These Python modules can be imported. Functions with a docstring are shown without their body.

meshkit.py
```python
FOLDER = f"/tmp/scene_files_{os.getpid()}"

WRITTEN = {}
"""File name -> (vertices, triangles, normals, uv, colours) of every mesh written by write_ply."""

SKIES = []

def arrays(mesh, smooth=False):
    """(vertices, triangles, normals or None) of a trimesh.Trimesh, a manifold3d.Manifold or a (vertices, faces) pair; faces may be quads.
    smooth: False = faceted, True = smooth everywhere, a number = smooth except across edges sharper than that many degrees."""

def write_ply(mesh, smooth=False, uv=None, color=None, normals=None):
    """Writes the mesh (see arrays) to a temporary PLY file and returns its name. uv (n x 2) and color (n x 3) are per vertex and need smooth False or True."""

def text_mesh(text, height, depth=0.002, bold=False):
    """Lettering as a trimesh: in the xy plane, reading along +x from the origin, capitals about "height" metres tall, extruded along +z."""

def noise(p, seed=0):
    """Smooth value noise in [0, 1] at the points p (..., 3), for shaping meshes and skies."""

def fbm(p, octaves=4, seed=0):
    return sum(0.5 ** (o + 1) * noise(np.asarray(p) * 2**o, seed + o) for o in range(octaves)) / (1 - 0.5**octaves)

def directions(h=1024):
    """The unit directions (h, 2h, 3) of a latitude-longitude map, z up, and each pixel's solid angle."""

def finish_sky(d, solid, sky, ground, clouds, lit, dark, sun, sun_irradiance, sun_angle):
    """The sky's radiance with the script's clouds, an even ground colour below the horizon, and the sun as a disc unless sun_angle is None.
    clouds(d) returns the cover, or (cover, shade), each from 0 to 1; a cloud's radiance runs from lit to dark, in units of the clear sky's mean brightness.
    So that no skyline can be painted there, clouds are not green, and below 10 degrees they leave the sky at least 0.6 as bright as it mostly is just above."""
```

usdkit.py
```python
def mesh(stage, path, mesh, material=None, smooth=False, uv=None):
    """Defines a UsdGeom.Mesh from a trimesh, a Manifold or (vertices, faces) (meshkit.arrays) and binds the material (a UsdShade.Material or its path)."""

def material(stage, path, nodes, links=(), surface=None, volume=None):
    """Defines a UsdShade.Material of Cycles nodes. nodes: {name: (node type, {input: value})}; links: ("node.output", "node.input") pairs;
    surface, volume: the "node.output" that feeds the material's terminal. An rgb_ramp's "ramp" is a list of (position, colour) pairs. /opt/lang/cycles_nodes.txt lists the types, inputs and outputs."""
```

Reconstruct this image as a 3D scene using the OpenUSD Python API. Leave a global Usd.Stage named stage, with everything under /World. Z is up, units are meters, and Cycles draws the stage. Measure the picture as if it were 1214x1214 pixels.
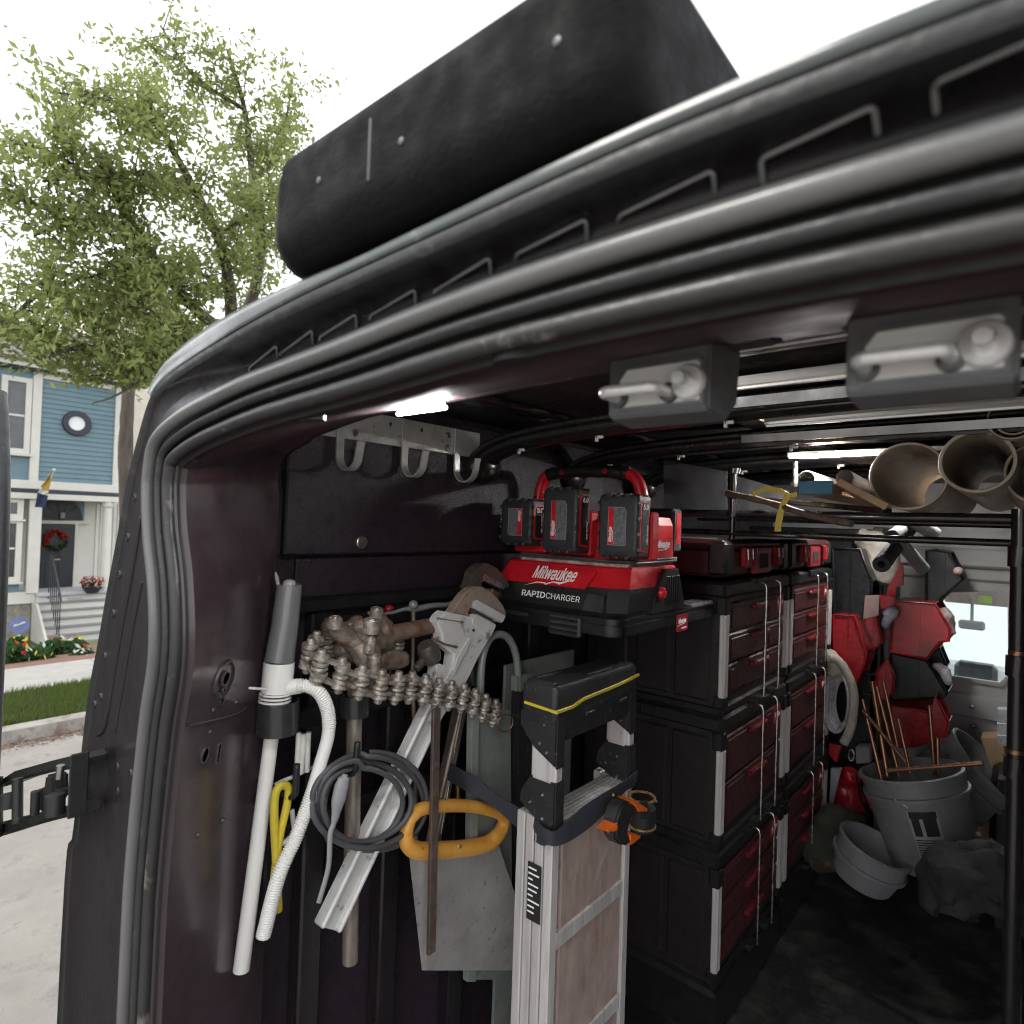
import math, random
import numpy as np, trimesh, usdkit, meshkit
import manifold3d as m3
from pxr import Usd, UsdGeom, UsdLux, UsdShade, Gf, Sdf
from shapely.geometry import Polygon, LineString, Point
from shapely import affinity

stage = Usd.Stage.CreateInMemory()
UsdGeom.SetStageUpAxis(stage, UsdGeom.Tokens.z)
UsdGeom.SetStageMetersPerUnit(stage, 1.0)
UsdGeom.Xform.Define(stage, '/World'); UsdGeom.Scope.Define(stage, '/World/Looks')
rng = np.random.default_rng(7); random.seed(7)
A_ = np.array

# ---------------------------------------------------------------- camera (x across the van, y to its front, z up; eye at the origin)
F0, C0 = 729.0, 607.0
_l, _y = A_([-857., -17, F0]), A_([619., 33, F0])
eY = _y / np.linalg.norm(_y); eX = -(_l - eY * (_l @ eY)); eX /= np.linalg.norm(eX); eZ = np.cross(eX, eY)
RIGHT, DOWN, FWD = (A_([eX[i], eY[i], eZ[i]]) for i in range(3))
cam = UsdGeom.Camera.Define(stage, '/World/camera')
M4 = Gf.Matrix4d(1)
for i, r in enumerate((RIGHT, -DOWN, -FWD)): M4.SetRow(i, Gf.Vec4d(*map(float, r), 0))
cam.AddTransformOp().Set(M4)
cam.CreateHorizontalApertureAttr(36.0); cam.CreateVerticalApertureAttr(36.0)
cam.CreateFocalLengthAttr(36.0 * F0 / 1214)
cam.CreateFStopAttr(5.6); cam.CreateFocusDistanceAttr(1.35)
cam.CreateClippingRangeAttr(Gf.Vec2f(0.02, 2000))
cam.CreateExposureAttr(1.42)

# ---------------------------------------------------------------- sky and a soft overcast sun
SUN = A_([-0.35, -0.62, 0.70]); SUN /= np.linalg.norm(SUN)
ELEV, ROT = math.asin(SUN[2]), math.atan2(SUN[0], SUN[1])
dome = UsdLux.DomeLight.Define(stage, '/World/sky')
dm = usdkit.material(stage, '/World/Looks/sky', {
    'sky': ('sky_texture', {'sky_type': 'single_scattering', 'sun_disc': False, 'sun_elevation': ELEV, 'sun_rotation': ROT}),
    'tc': ('texture_coordinate', {}),
    'n': ('noise_texture', {'scale': 2.2, 'detail': 5.0, 'roughness': 0.55}),
    'r': ('rgb_ramp', {'ramp': [(0.30, (5.2, 5.4, 5.8)), (0.62, (9.6, 9.6, 9.6))]}),
    'm': ('mix', {'mix_type': 'mix', 'fac': 0.88}),
    'b': ('background_shader', {'strength': 0.10})},
    [('tc.generated', 'n.vector'), ('n.fac', 'r.fac'), ('sky.color', 'm.color1'), ('r.color', 'm.color2'), ('m.color', 'b.color')], surface='b.background')
UsdShade.MaterialBindingAPI.Apply(dome.GetPrim()).Bind(dm)
dome.GetPrim().SetCustomDataByKey('kind', 'structure')
sun = UsdLux.DistantLight.Define(stage, '/World/sun')
sun.CreateIntensityAttr(0.3); sun.CreateAngleAttr(20.0); sun.CreateNormalizeAttr(True) if hasattr(sun, 'CreateNormalizeAttr') else None
sun.CreateColorAttr(Gf.Vec3f(1.0, 0.96, 0.90))
sun.AddTransformOp().Set(Gf.Matrix4d(Gf.Rotation(Gf.Vec3d(0, 0, -1), Gf.Vec3d(*map(float, -SUN))), Gf.Vec3d(0, 0, 0)))

# ---------------------------------------------------------------- helpers
def P(px, py, X=None, Y=None, Z=None):
    """The point of the plane X=, Y= or Z= that is seen at a measured spot."""
    d = (px - C0) / F0 * RIGHT + (py - C0) / F0 * DOWN + FWD
    k = (X / d[0]) if X is not None else (Y / d[1]) if Y is not None else (Z / d[2])
    return d * k
def mpp(p): return float(A_(p) @ FWD) / F0            # metres per pixel there

def hit(px, py, mb, lift=0.0):
    """Where a measured spot lies on an already built surface (an MB), lifted a little off it; also the surface normal."""
    d = (px - C0) / F0 * RIGHT + (py - C0) / F0 * DOWN + FWD
    v, f = np.vstack(mb.v), np.vstack(mb.f); a, b, c = v[f[:, 0]], v[f[:, 1]], v[f[:, 2]]
    e1, e2 = b - a, c - a; h = np.cross(d, e2); det = (e1 * h).sum(1); det = np.where(abs(det) < 1e-14, 1e-14, det)
    u = -(a * h).sum(1) / det; q = np.cross(-a, e1); w = (q @ d) / det; t = (e2 * q).sum(1) / det
    ok = (u > -1e-4) & (w > -1e-4) & (u + w < 1 + 1e-4) & (t > .05)
    if not ok.any(): return None, None
    k = np.argmin(np.where(ok, t, 1e9)); n = np.cross(e1[k], e2[k]); n /= np.linalg.norm(n); n = -n if n @ d > 0 else n
    return d * t[k] + n * lift, n
def proj(p): r, d, f = p @ RIGHT, p @ DOWN, p @ FWD; return C0 + F0 * r / f, C0 + F0 * d / f
_count = {}
def numbered(parent, name):
    k = (parent, name); n = _count.get(k, -1) + 1; _count[k] = n
    return name if n == 0 else f'{name}_{n:03d}'
def setcd(prim, label=None, cat=None, group=None, kind=None):
    for k, v in (('label', label), ('category', cat), ('group', group), ('kind', kind)):
        if v: prim.SetCustomDataByKey(k, v)
class Node:
    def __init__(s, path, base): s.path, s.base, s.prim = path, A_(base, float), stage.GetPrimAtPath(path)
def thing(name, label, cat, base=(0, 0, 0), group=None, kind=None):
    p = '/World/' + numbered('/World', name)
    x = UsdGeom.Xform.Define(stage, p); x.AddTranslateOp().Set(Gf.Vec3d(*map(float, base)))
    setcd(x.GetPrim(), label, cat, group, kind)
    return Node(p, base)
def copy_of(root, base, label, group=None):
    name = root.path.rpartition('/')[2].rstrip('0123456789').rstrip('_')
    p = '/World/' + numbered('/World', name)
    x = UsdGeom.Xform.Define(stage, p)
    x.GetPrim().GetReferences().AddInternalReference(root.path)
    x.GetPrim().SetInstanceable(True)
    x.ClearXformOpOrder(); x.AddTranslateOp().Set(Gf.Vec3d(*map(float, base)))
    setcd(x.GetPrim(), label, None, group)
    return Node(p, base)

_cb = A_([[sx, sy, sz] for sx in (-1, 1) for sy in (-1, 1) for sz in (-1, 1)], float)
_cv = np.repeat(_cb, 3, 0); _cm = np.tile(np.eye(3), (8, 1))
_cf = None
def _chamfer(half, b):
    global _cf
    half = A_(half, float); b = min(b, half.min() * .98)
    v = _cv * (half - b * (1 - _cm))
    if _cf is None:
        t = trimesh.Trimesh(_cv * (1 - .2 * (1 - _cm)), process=False).convex_hull
        kd = {tuple(np.round(q, 6)): i for i, q in enumerate(_cv * (1 - .2 * (1 - _cm)))}
        _cf = A_([[kd[tuple(np.round(t.vertices[i], 6))] for i in f] for f in t.faces])
    return v, _cf
def frame(axis, up=(0, 0, 1)):
    w = A_(axis, float); w = w / np.linalg.norm(w)
    u = np.cross(A_(up, float), w)
    if np.linalg.norm(u) < 1e-4: u = np.cross(A_([0, 1., 0]), w)
    u /= np.linalg.norm(u)
    return u, np.cross(w, u), w
def spline(pts, n):
    """Catmull-Rom through the points, n samples."""
    p = A_(pts, float); p = np.vstack([2 * p[0] - p[1], p, 2 * p[-1] - p[-2]]); m = len(p) - 3
    t = np.linspace(0, m - 1e-9, n); i = t.astype(int); f = (t - i)[:, None]
    a, b, c, d = p[i], p[i + 1], p[i + 2], p[i + 3]
    return .5 * (2 * b + (c - a) * f + (2 * a - 5 * b + 4 * c - d) * f**2 + (3 * b - a - 3 * c + d) * f**3)

class MB:
    """Collects shapes that make one mesh."""
    def __init__(s): s.v, s.f, s.n = [], [], 0
    def add(s, v, f):
        v = A_(v, float); f = A_(f, int)
        if f.shape[1] == 4: f = np.vstack([f[:, [0, 1, 2]], f[:, [0, 2, 3]]])
        s.v.append(v); s.f.append(f + s.n); s.n += len(v); return s
    def tm(s, t): return s.add(t.vertices, t.faces)
    def box(s, lo, hi, b=.002):
        lo, hi = A_(lo, float), A_(hi, float); lo, hi = np.minimum(lo, hi), np.maximum(lo, hi)
        v, f = _chamfer((hi - lo) / 2, b); return s.add(v + (lo + hi) / 2, f)
    def obox(s, c, axes, half, b=.002):
        v, f = _chamfer(half, b); return s.add(v @ A_(axes, float) + A_(c, float), f)
    def bar(s, a, c, w, t, up=(0, 0, 1), b=.002):
        """A bar from a to c: w across, t along up."""
        a, c = A_(a, float), A_(c, float); u, v, n = frame(c - a, up)
        return s.obox((a + c) / 2, [u, v, n], [w / 2, t / 2, np.linalg.norm(c - a) / 2], b)
    def tube(s, pts, r, n=10, closed=False, cap=True, flat=1.0, up=None):
        p = A_(pts, float); m = len(p); r = np.broadcast_to(A_(r, float), (m,))
        t = (np.roll(p, -1, 0) - np.roll(p, 1, 0)) if closed else np.gradient(p, axis=0)
        t /= np.linalg.norm(t, axis=1, keepdims=True) + 1e-12
        u = np.cross(t[0], up if up is not None else ([0, 0, 1.] if abs(t[0][2]) < .9 else [1., 0, 0])); u /= np.linalg.norm(u)
        ang = np.arange(n) * 2 * np.pi / n; vs = []
        for k in range(m):
            u = u - t[k] * (u @ t[k]); u /= np.linalg.norm(u) + 1e-12; w = np.cross(t[k], u)
            vs.append(p[k] + r[k] * (np.cos(ang)[:, None] * u + flat * np.sin(ang)[:, None] * w))
        v = np.vstack(vs); f = []
        for k in range(m if closed else m - 1):
            a, b = k * n, ((k + 1) % m) * n
            i = np.arange(n); j = (i + 1) % n
            f.append(np.stack([a + i, a + j, b + j, b + i], 1))
        s_n = len(v); f = np.vstack(f); f = np.vstack([f[:, [0, 1, 2]], f[:, [0, 2, 3]]])
        if cap and not closed:
            v = np.vstack([v, p[:1], p[-1:]]); i = np.arange(n); j = (i + 1) % n
            f = np.vstack([f, np.stack([np.full(n, s_n), j, i], 1), np.stack([np.full(n, s_n + 1), (m - 1) * n + i, (m - 1) * n + j], 1)])
        return s.add(v, f)
    def cyl(s, a, b, r, r2=None, n=16, cap=True): return s.tube([a, b], [r, r if r2 is None else r2], n, cap=cap)
    def lathe(s, prof, base=(0, 0, 0), axis=(0, 0, 1), n=20):
        """prof: (radius, height) pairs."""
        u, v, w = frame(axis); base = A_(base, float); ang = np.arange(n) * 2 * np.pi / n
        c = np.cos(ang)[:, None] * u + np.sin(ang)[:, None] * v
        vs = np.vstack([base + w * h + c * max(r, 1e-5) for r, h in prof]); f = []
        for k in range(len(prof) - 1):
            i = np.arange(n); j = (i + 1) % n
            f.append(np.stack([k * n + i, k * n + j, (k + 1) * n + j, (k + 1) * n + i], 1))
        return s.add(vs, np.vstack(f))
    def ball(s, c, r, sub=2, sc=(1, 1, 1)):
        t = trimesh.creation.icosphere(sub, 1.0); return s.add(t.vertices * A_(sc) * r + A_(c), t.faces)
    def prism(s, poly, o, u, v, depth, bevel=0):
        """A polygon (in coordinates along u, v from o) thickened by depth along u x v."""
        g = poly if hasattr(poly, 'exterior') else Polygon(poly)
        if not g.is_valid: g = g.buffer(0)
        o, u, v = A_(o, float), A_(u, float), A_(v, float); w = np.cross(u, v); w /= np.linalg.norm(w)
        for q in getattr(g, 'geoms', [g]):
            if bevel:
                q = Polygon(q.exterior.coords, [h.coords for h in q.interiors])
                cs = m3.CrossSection([list(q.exterior.coords)[:-1]] + [list(h.coords)[:-1] for h in q.interiors], m3.FillRule.EvenOdd)
                inn = cs.offset(-bevel, m3.JoinType.Miter, 2.0)
                if not inn.is_empty() and inn.num_contour() == cs.num_contour():
                    d = abs(depth)
                    b_ = m3.Manifold.extrude(cs, d - 2 * bevel).translate([0, 0, bevel])
                    c1 = m3.Manifold.extrude(inn, d)
                    t = (b_ + c1).to_mesh(); vv = np.asarray(t.vert_properties)[:, :3]; ff = np.asarray(t.tri_verts)
                    s.add(o + vv[:, :1] * u + vv[:, 1:2] * v + (vv[:, 2:3] * (1 if depth > 0 else -1)) * w, ff if depth > 0 else ff[:, ::-1]); continue
            t = trimesh.creation.extrude_polygon(q, abs(depth), engine='earcut'); vv = t.vertices
            s.add(o + vv[:, :1] * u + vv[:, 1:2] * v + (vv[:, 2:3] * (1 if depth > 0 else -1)) * w, t.faces if depth > 0 else t.faces[:, ::-1])
        return s
    def loft(s, rings, closed=True, caps=True):
        R = A_(rings, float); m, n, _ = R.shape; f = []
        for k in range(m - 1):
            i = np.arange(n if closed else n - 1); j = (i + 1) % n
            f.append(np.stack([k * n + i, k * n + j, (k + 1) * n + j, (k + 1) * n + i], 1))
        f = np.vstack(f); f = np.vstack([f[:, [0, 1, 2]], f[:, [0, 2, 3]]])
        if closed and caps:
            i = np.arange(1, n - 1)
            f = np.vstack([f, np.stack([0 * i, i + 1, i], 1), (m - 1) * n + np.stack([0 * i, i, i + 1], 1)])
        return s.add(R.reshape(-1, 3), f)
    def text(s, txt, o, u, v, h, depth=.001, bold=False, shear=0.0, width=None, center=False):
        t = meshkit.text_mesh(txt, h, depth, bold); q = np.array(t.vertices)
        q[:, 0] += shear * q[:, 1]
        if width: q[:, 0] *= width / (q[:, 0].max() - q[:, 0].min())
        if center: q[:, 0] -= (q[:, 0].max() + q[:, 0].min()) / 2
        o, u, v = A_(o, float), A_(u, float), A_(v, float); w = np.cross(u, v)
        return s.add(o + q[:, :1] * u + q[:, 1:2] * v + q[:, 2:] * w, t.faces)
    def noise(s, amp, freq, seed=0):
        for i, v in enumerate(s.v):
            n = np.stack([meshkit.fbm(v * freq + 17.3 * k, 3, seed + k) - .5 for k in range(3)], 1)
            s.v[i] = v + n * amp * 2
        return s
    def build(s, name, mat, parent=None, smooth=False, label=None, cat=None, group=None, kind=None, base=None):
        par = parent.path if parent is not None else '/World'
        b = parent.base if parent is not None else A_([0, 0, 0.])
        p = par + '/' + numbered(par, name)
        m = usdkit.mesh(stage, p, (np.vstack(s.v) - b, np.vstack(s.f)), mat, smooth)
        setcd(m.GetPrim(), label, cat, group, kind)
        return Node(p, b)

# ---------------------------------------------------------------- materials
def mat(name, c, rough=.5, metal=0., var=.18, scale=14., c2=None, bump=0., bscale=300., spec=.5, coat=0., wear=None, wscale=40., wlo=.6, whi=.68, stretch=(1, 1, 1), rvar=.12, **extra):
    c = A_(c, float); c2 = np.clip(c * (1 + var), 0, .95) if c2 is None else A_(c2, float)
    nodes = {'tc': ('texture_coordinate', {}), 'mp': ('mapping', {'mapping_type': 'point', 'scale': stretch}),
             'n': ('noise_texture', {'scale': scale, 'detail': 6.0, 'roughness': .62}),
             'r': ('rgb_ramp', {'ramp': [(.30, tuple(c * (1 - var))), (.70, tuple(c2))]}),
             'rr': ('map_range', {'from_min': .3, 'from_max': .7, 'to_min': max(rough - rvar, .03), 'to_max': min(rough + rvar, 1)}),
             'n3': ('noise_texture', {'scale': scale * 3.3, 'detail': 4.0}),
             'p': ('principled_bsdf', dict({'metallic': metal, 'specular_ior_level': spec, 'coat_weight': coat, 'coat_roughness': .12}, **extra))}
    L = [('tc.object', 'mp.vector'), ('mp.vector', 'n.vector'), ('mp.vector', 'n3.vector'), ('n.fac', 'r.fac'), ('n3.fac', 'rr.value'), ('rr.result', 'p.roughness')]
    out = 'r.color'
    if wear is not None:
        nodes['w'] = ('noise_texture', {'scale': wscale, 'detail': 8.0, 'roughness': .7})
        nodes['wr'] = ('rgb_ramp', {'ramp': [(wlo, (0, 0, 0)), (whi, (1, 1, 1))]})
        nodes['wm'] = ('mix', {'mix_type': 'mix', 'color2': tuple(wear)})
        L += [('mp.vector', 'w.vector'), ('w.fac', 'wr.fac'), ('wr.color', 'wm.fac'), ('r.color', 'wm.color1')]
        out = 'wm.color'
    L.append((out, 'p.base_color'))
    if bump:
        nodes['bn'] = ('noise_texture', {'scale': bscale, 'detail': 3.0}); nodes['bp'] = ('bump', {'strength': min(bump, 1.), 'distance': .001 * max(bump, 1.)})
        L += [('tc.object', 'bn.vector'), ('bn.fac', 'bp.height'), ('bp.normal', 'p.normal')]
    return usdkit.material(stage, '/World/Looks/' + name, nodes, L, surface='p.BSDF')
def emit(name, c, s):
    return usdkit.material(stage, '/World/Looks/' + name, {'e': ('emission', {'color': c, 'strength': s})}, [], surface='e.emission')
def glass(name, tint=(.9, .95, .95), rough=.02):
    return usdkit.material(stage, '/World/Looks/' + name, {'t': ('transparent_bsdf', {'color': tint}), 'g': ('glossy_bsdf', {'roughness': rough, 'color': (.9, .9, .9)}), 'f': ('fresnel', {'IOR': 1.45}), 'm': ('mix_closure', {})},
        [('f.fac', 'm.fac'), ('t.BSDF', 'm.closure1'), ('g.BSDF', 'm.closure2')], surface='m.closure')
def leafmat(name, c, c2):
    return usdkit.material(stage, '/World/Looks/' + name, {
        'g': ('geometry', {}), 'r': ('rgb_ramp', {'ramp': [(0, c), (1, c2)]}), 'd': ('principled_bsdf', {'roughness': .55, 'specular_ior_level': .3}),
        't': ('translucent_bsdf', {}), 'm': ('mix_closure', {'fac': .55})},
        [('g.random_per_island', 'r.fac'), ('r.color', 'd.base_color'), ('r.color', 't.color'), ('d.BSDF', 'm.closure1'), ('t.BSDF', 'm.closure2')], surface='m.closure')

K = {}
K['van'] = mat('van_paint', (.011, .0095, .0105), .30, coat=.35, wear=(.10, .10, .10), wscale=55, wlo=.70, whi=.76, stretch=(1, 1, .25), bump=.12, bscale=40)
K['header'] = mat('header_sheen_paint', (.040, .019, .025), .62, spec=.2, var=.35, scale=5, wear=(.10, .085, .085), wscale=45, wlo=.68, whi=.76, bump=.1, bscale=30)  # reddish base imitates a red reflection on the dark header
K['van_redsheen'] = mat('red_sheen_paint', (.034, .0225, .027), .30, coat=.35, var=.35, scale=5, wear=(.14, .12, .12), wscale=45, wlo=.70, whi=.76, bump=.1, bscale=30)  # red tint stands in for reflections on the dark pillars
K['roof'] = mat('roof_paint', (.055, .062, .06), .22, coat=.35, spec=.35, var=.3, scale=8, wear=(.22, .23, .22), wscale=16, wlo=.60, whi=.72)
K['liner'] = mat('textured_liner', (.019, .0135, .019), .36, bump=1.4, bscale=420, wear=(.16, .15, .16), wscale=120, wlo=.74, whi=.78)
K['black'] = mat('black_plastic', (.009, .009, .0095), .42, bump=.5, bscale=500, wear=(.07, .07, .07), wscale=60, wlo=.64, whi=.74)
K['blackmatt'] = mat('matt_black', (.012, .012, .012), .75)
K['seal'] = mat('rubber_seal', (.018, .018, .0185), .46, bump=.7, bscale=160, wear=(.09, .088, .085), wscale=26, wlo=.58, whi=.76)
K['seal1'] = mat('grey_bulb_seal', (.10, .099, .098), .36, coat=.3, bump=.3, bscale=220, var=.12, scale=9, wear=(.11, .108, .105), wscale=12, wlo=.52, whi=.74)
K['seal2'] = mat('worn_seal', (.020, .019, .019), .42, bump=.4, bscale=160, wear=(.20, .18, .16), wscale=16, wlo=.57, whi=.72)
K['steelb'] = mat('bare_steel', (.42, .41, .40), .30, metal=1., bump=.3, bscale=80)
K['chrome'] = mat('bright_steel', (.80, .79, .78), .16, metal=1., rvar=.06)
K['greymet'] = mat('grey_bracket', (.105, .105, .11), .34, metal=.5, bump=.2, bscale=120)
K['holeshade'] = mat('hole_shade', (.002, .002, .002), .9, spec=0.)
K['floor'] = mat('dusty_rubber_floor', (.018, .0175, .017), .7, var=.3, scale=6, bump=1.5, bscale=150, wear=(.085, .08, .072), wscale=7, wlo=.50, whi=.72)
K['alu'] = mat('brushed_aluminium', (.72, .685, .665), .36, metal=.35, stretch=(1, 1, .03), scale=50, var=.06)
K['galv'] = mat('grey_hook_steel', (.42, .41, .40), .40, metal=.45, wear=(.14, .12, .11), wscale=60)
K['wire'] = mat('wire_steel', (.75, .72, .68), .28, metal=1.)
K['ribmet'] = mat('ceiling_rib_metal', (.27, .27, .275), .26, metal=.9, scale=5, var=.45, bump=.3, bscale=25)
K['loom'] = mat('wire_loom', (.012, .012, .012), .4, bump=2.5, bscale=160)
K['handlered'] = mat('handle_red', (.15, .008, .011), .42)
K['redsheen'] = mat('black_plastic_red_sheen', (.055, .0135, .0145), .42, bump=.4, bscale=600, wear=(.05, .03, .03), wscale=50, wlo=.68, whi=.78)  # black plastic with a red reflection put into its colour
K['boxside'] = mat('box_side_plastic', (.0155, .0112, .0116), .46, bump=.6, bscale=600, wear=(.045, .042, .042), wscale=30, wlo=.62, whi=.78)  # slight red cast in the black stands in for reflected light
K['red'] = mat('charger_red', (.52, .010, .018), .38, bump=.2, bscale=500, wear=(.40, .16, .15), wscale=70, wlo=.70, whi=.8)
K['reddim'] = mat('latch_red', (.25, .009, .014), .4, bump=.2, bscale=500)
K['binred'] = mat('bin_red', (.36, .012, .018), .30, coat=.3, wear=(.30, .08, .08), wscale=30, wlo=.66, whi=.8)
K['batt'] = mat('battery_black', (.026, .026, .028), .5, bump=.8, bscale=500, wear=(.16, .15, .14), wscale=60, wlo=.60, whi=.72)
K['battlab'] = mat('battery_label', (.13, .13, .14), .35, var=.5, scale=150)
K['dust'] = mat('dusty_ledge', (.30, .14, .13), .7, wear=(.45, .40, .38), wscale=40, wlo=.45, whi=.62)
K['white'] = mat('white_print', (.80, .80, .79), .5, var=.02)
K['orangeprint'] = mat('orange_print', (.55, .22, .06), .5)
K['pvc'] = mat('white_pvc', (.76, .75, .72), .38, var=.05, wear=(.45, .42, .36), wscale=30, wlo=.66, whi=.76)
K['smoke'] = mat('smoked_plastic', (.14, .14, .145), .26, coat=.5, wear=(.4, .4, .4), wscale=50, wlo=.68, whi=.74, stretch=(1, 1, .1))
K['cast'] = mat('rusty_cast_iron', (.23, .19, .155), .48, metal=.45, var=.4, scale=35, wear=(.22, .11, .06), wscale=30, wlo=.5, whi=.62, bump=1.2, bscale=140)
K['chain'] = mat('worn_chain_steel', (.40, .365, .33), .38, metal=.55, var=.3, scale=60, wear=(.20, .135, .095), wscale=55, wlo=.50, whi=.64, bump=1., bscale=250)
K['rust'] = mat('rusty_steel', (.20, .135, .10), .55, metal=.35, var=.3, scale=50, wear=(.14, .06, .03), wscale=30, wlo=.5, whi=.64, bump=1., bscale=200)
K['darkrust'] = mat('dark_rusty_bar', (.095, .066, .055), .5, metal=.3, var=.3, scale=50, wear=(.16, .11, .09), wscale=40, wlo=.56, whi=.68, bump=.8, bscale=200)
K['rustpipe'] = mat('old_pipe_steel', (.33, .28, .24), .45, metal=.6, var=.3, scale=40, stretch=(1, 1, .3), wear=(.19, .12, .08), wscale=35, wlo=.52, whi=.66)
K['tan'] = mat('worn_jaw_steel', (.42, .33, .27), .45, metal=.45, var=.2, scale=30, wear=(.26, .17, .12), wscale=30, wlo=.52, whi=.66, bump=.6, bscale=120)
K['darkjaw'] = mat('dark_jaw_steel', (.12, .10, .085), .42, metal=.5, var=.3, scale=30, wear=(.25, .2, .17), wscale=60, wlo=.62, whi=.7)
K['paintw'] = mat('chipped_white_paint', (.60, .595, .58), .40, metal=.1, var=.10, wear=(.27, .235, .20), wscale=30, wlo=.585, whi=.64, bump=.5, bscale=90)
K['cable'] = mat('grey_cable', (.075, .075, .08), .5, wear=(.2, .2, .2), wscale=80, wlo=.66, whi=.74)
K['plug'] = mat('plug_grey', (.28, .28, .29), .45)
K['yellow'] = mat('yellow_rubber', (.55, .43, .035), .45, wear=(.3, .22, .04), wscale=40)
K['amber'] = mat('amber_handle', (.78, .33, .035), .36, c2=(.72, .40, .10), scale=22, coat=.2, wear=(.45, .30, .14), wscale=35, wlo=.6, whi=.72)
K['gsteel'] = mat('grey_green_paint', (.25, .27, .25), .40, metal=.25, var=.12, scale=12, wear=(.34, .34, .31), wscale=18, wlo=.56, whi=.7)
K['ladblk'] = mat('scuffed_black_plastic', (.016, .016, .017), .48, bump=1., bscale=420, wear=(.17, .165, .16), wscale=75, wlo=.61, whi=.69)
K['ladalu'] = mat('ladder_aluminium', (.66, .63, .615), .36, metal=.35, stretch=(1, 1, .08), scale=40, wear=(.38, .35, .33), wscale=40, wlo=.62, whi=.74)
K['strap'] = mat('navy_strap', (.030, .032, .045), .7, bump=1., bscale=700)
K['orange'] = mat('orange_plastic', (.72, .14, .02), .4)
K['gold'] = mat('gold_teeth', (.55, .38, .16), .35, metal=.9)
K['board'] = mat('worn_board', (.40, .31, .275), .6, var=.18, scale=30, wear=(.31, .19, .165), wscale=34, wlo=.5, whi=.70, stretch=(1, 1, .4))
K['tube'] = mat('beige_pipe', (.46, .385, .30), .5, var=.15, scale=18, wear=(.24, .20, .165), wscale=18, wlo=.52, whi=.68, stretch=(1, .3, 1))
K['blueend'] = mat('blue_painted_end', (.035, .17, .29), .55)
K['wood'] = mat('bare_wood', (.42, .27, .16), .6, var=.25, scale=30, stretch=(1, .1, 1))
K['oldwood'] = mat('weathered_stick', (.12, .085, .065), .7, var=.4, scale=60, bump=2, bscale=120)
K['foam'] = mat('foam_sleeve', (.06, .06, .065), .8)
K['copper'] = mat('copper_tube', (.36, .175, .105), .36, metal=.9, var=.3, scale=40, wear=(.22, .13, .09), wscale=40, wlo=.5, whi=.64)
K['bucket'] = mat('bucket_grey', (.17, .17, .175), .32, var=.15, scale=8, wear=(.3, .3, .3), wscale=60, wlo=.66, whi=.74)
K['sheet'] = mat('galvanised_sheet', (.34, .345, .35), .38, metal=.75, var=.25, scale=25)
K['card'] = mat('cardboard', (.36, .24, .14), .8)
K['bulk'] = mat('bulkhead_grey', (.50, .49, .475), .5, var=.08, scale=6, bump=.3, bscale=300)
K['cloth'] = mat('grey_cloth', (.40, .36, .31), .85, var=.25, scale=20, bump=2, bscale=300)
K['olive'] = mat('olive_bag', (.035, .038, .026), .85, wear=(.20, .06, .02), wscale=12, wlo=.6, whi=.66, bump=1.5, bscale=300)
K['clear'] = mat('clear_hose', (.42, .41, .44), .22, var=.4, scale=60)
K['bagtape'] = mat('soft_black_cover', (.0045, .0045, .0045), .8, bump=.8, bscale=260, spec=.12)
K['zinc'] = mat('bright_zinc', (.80, .79, .78), .26, metal=.35, var=.06, coat=.4)
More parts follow.
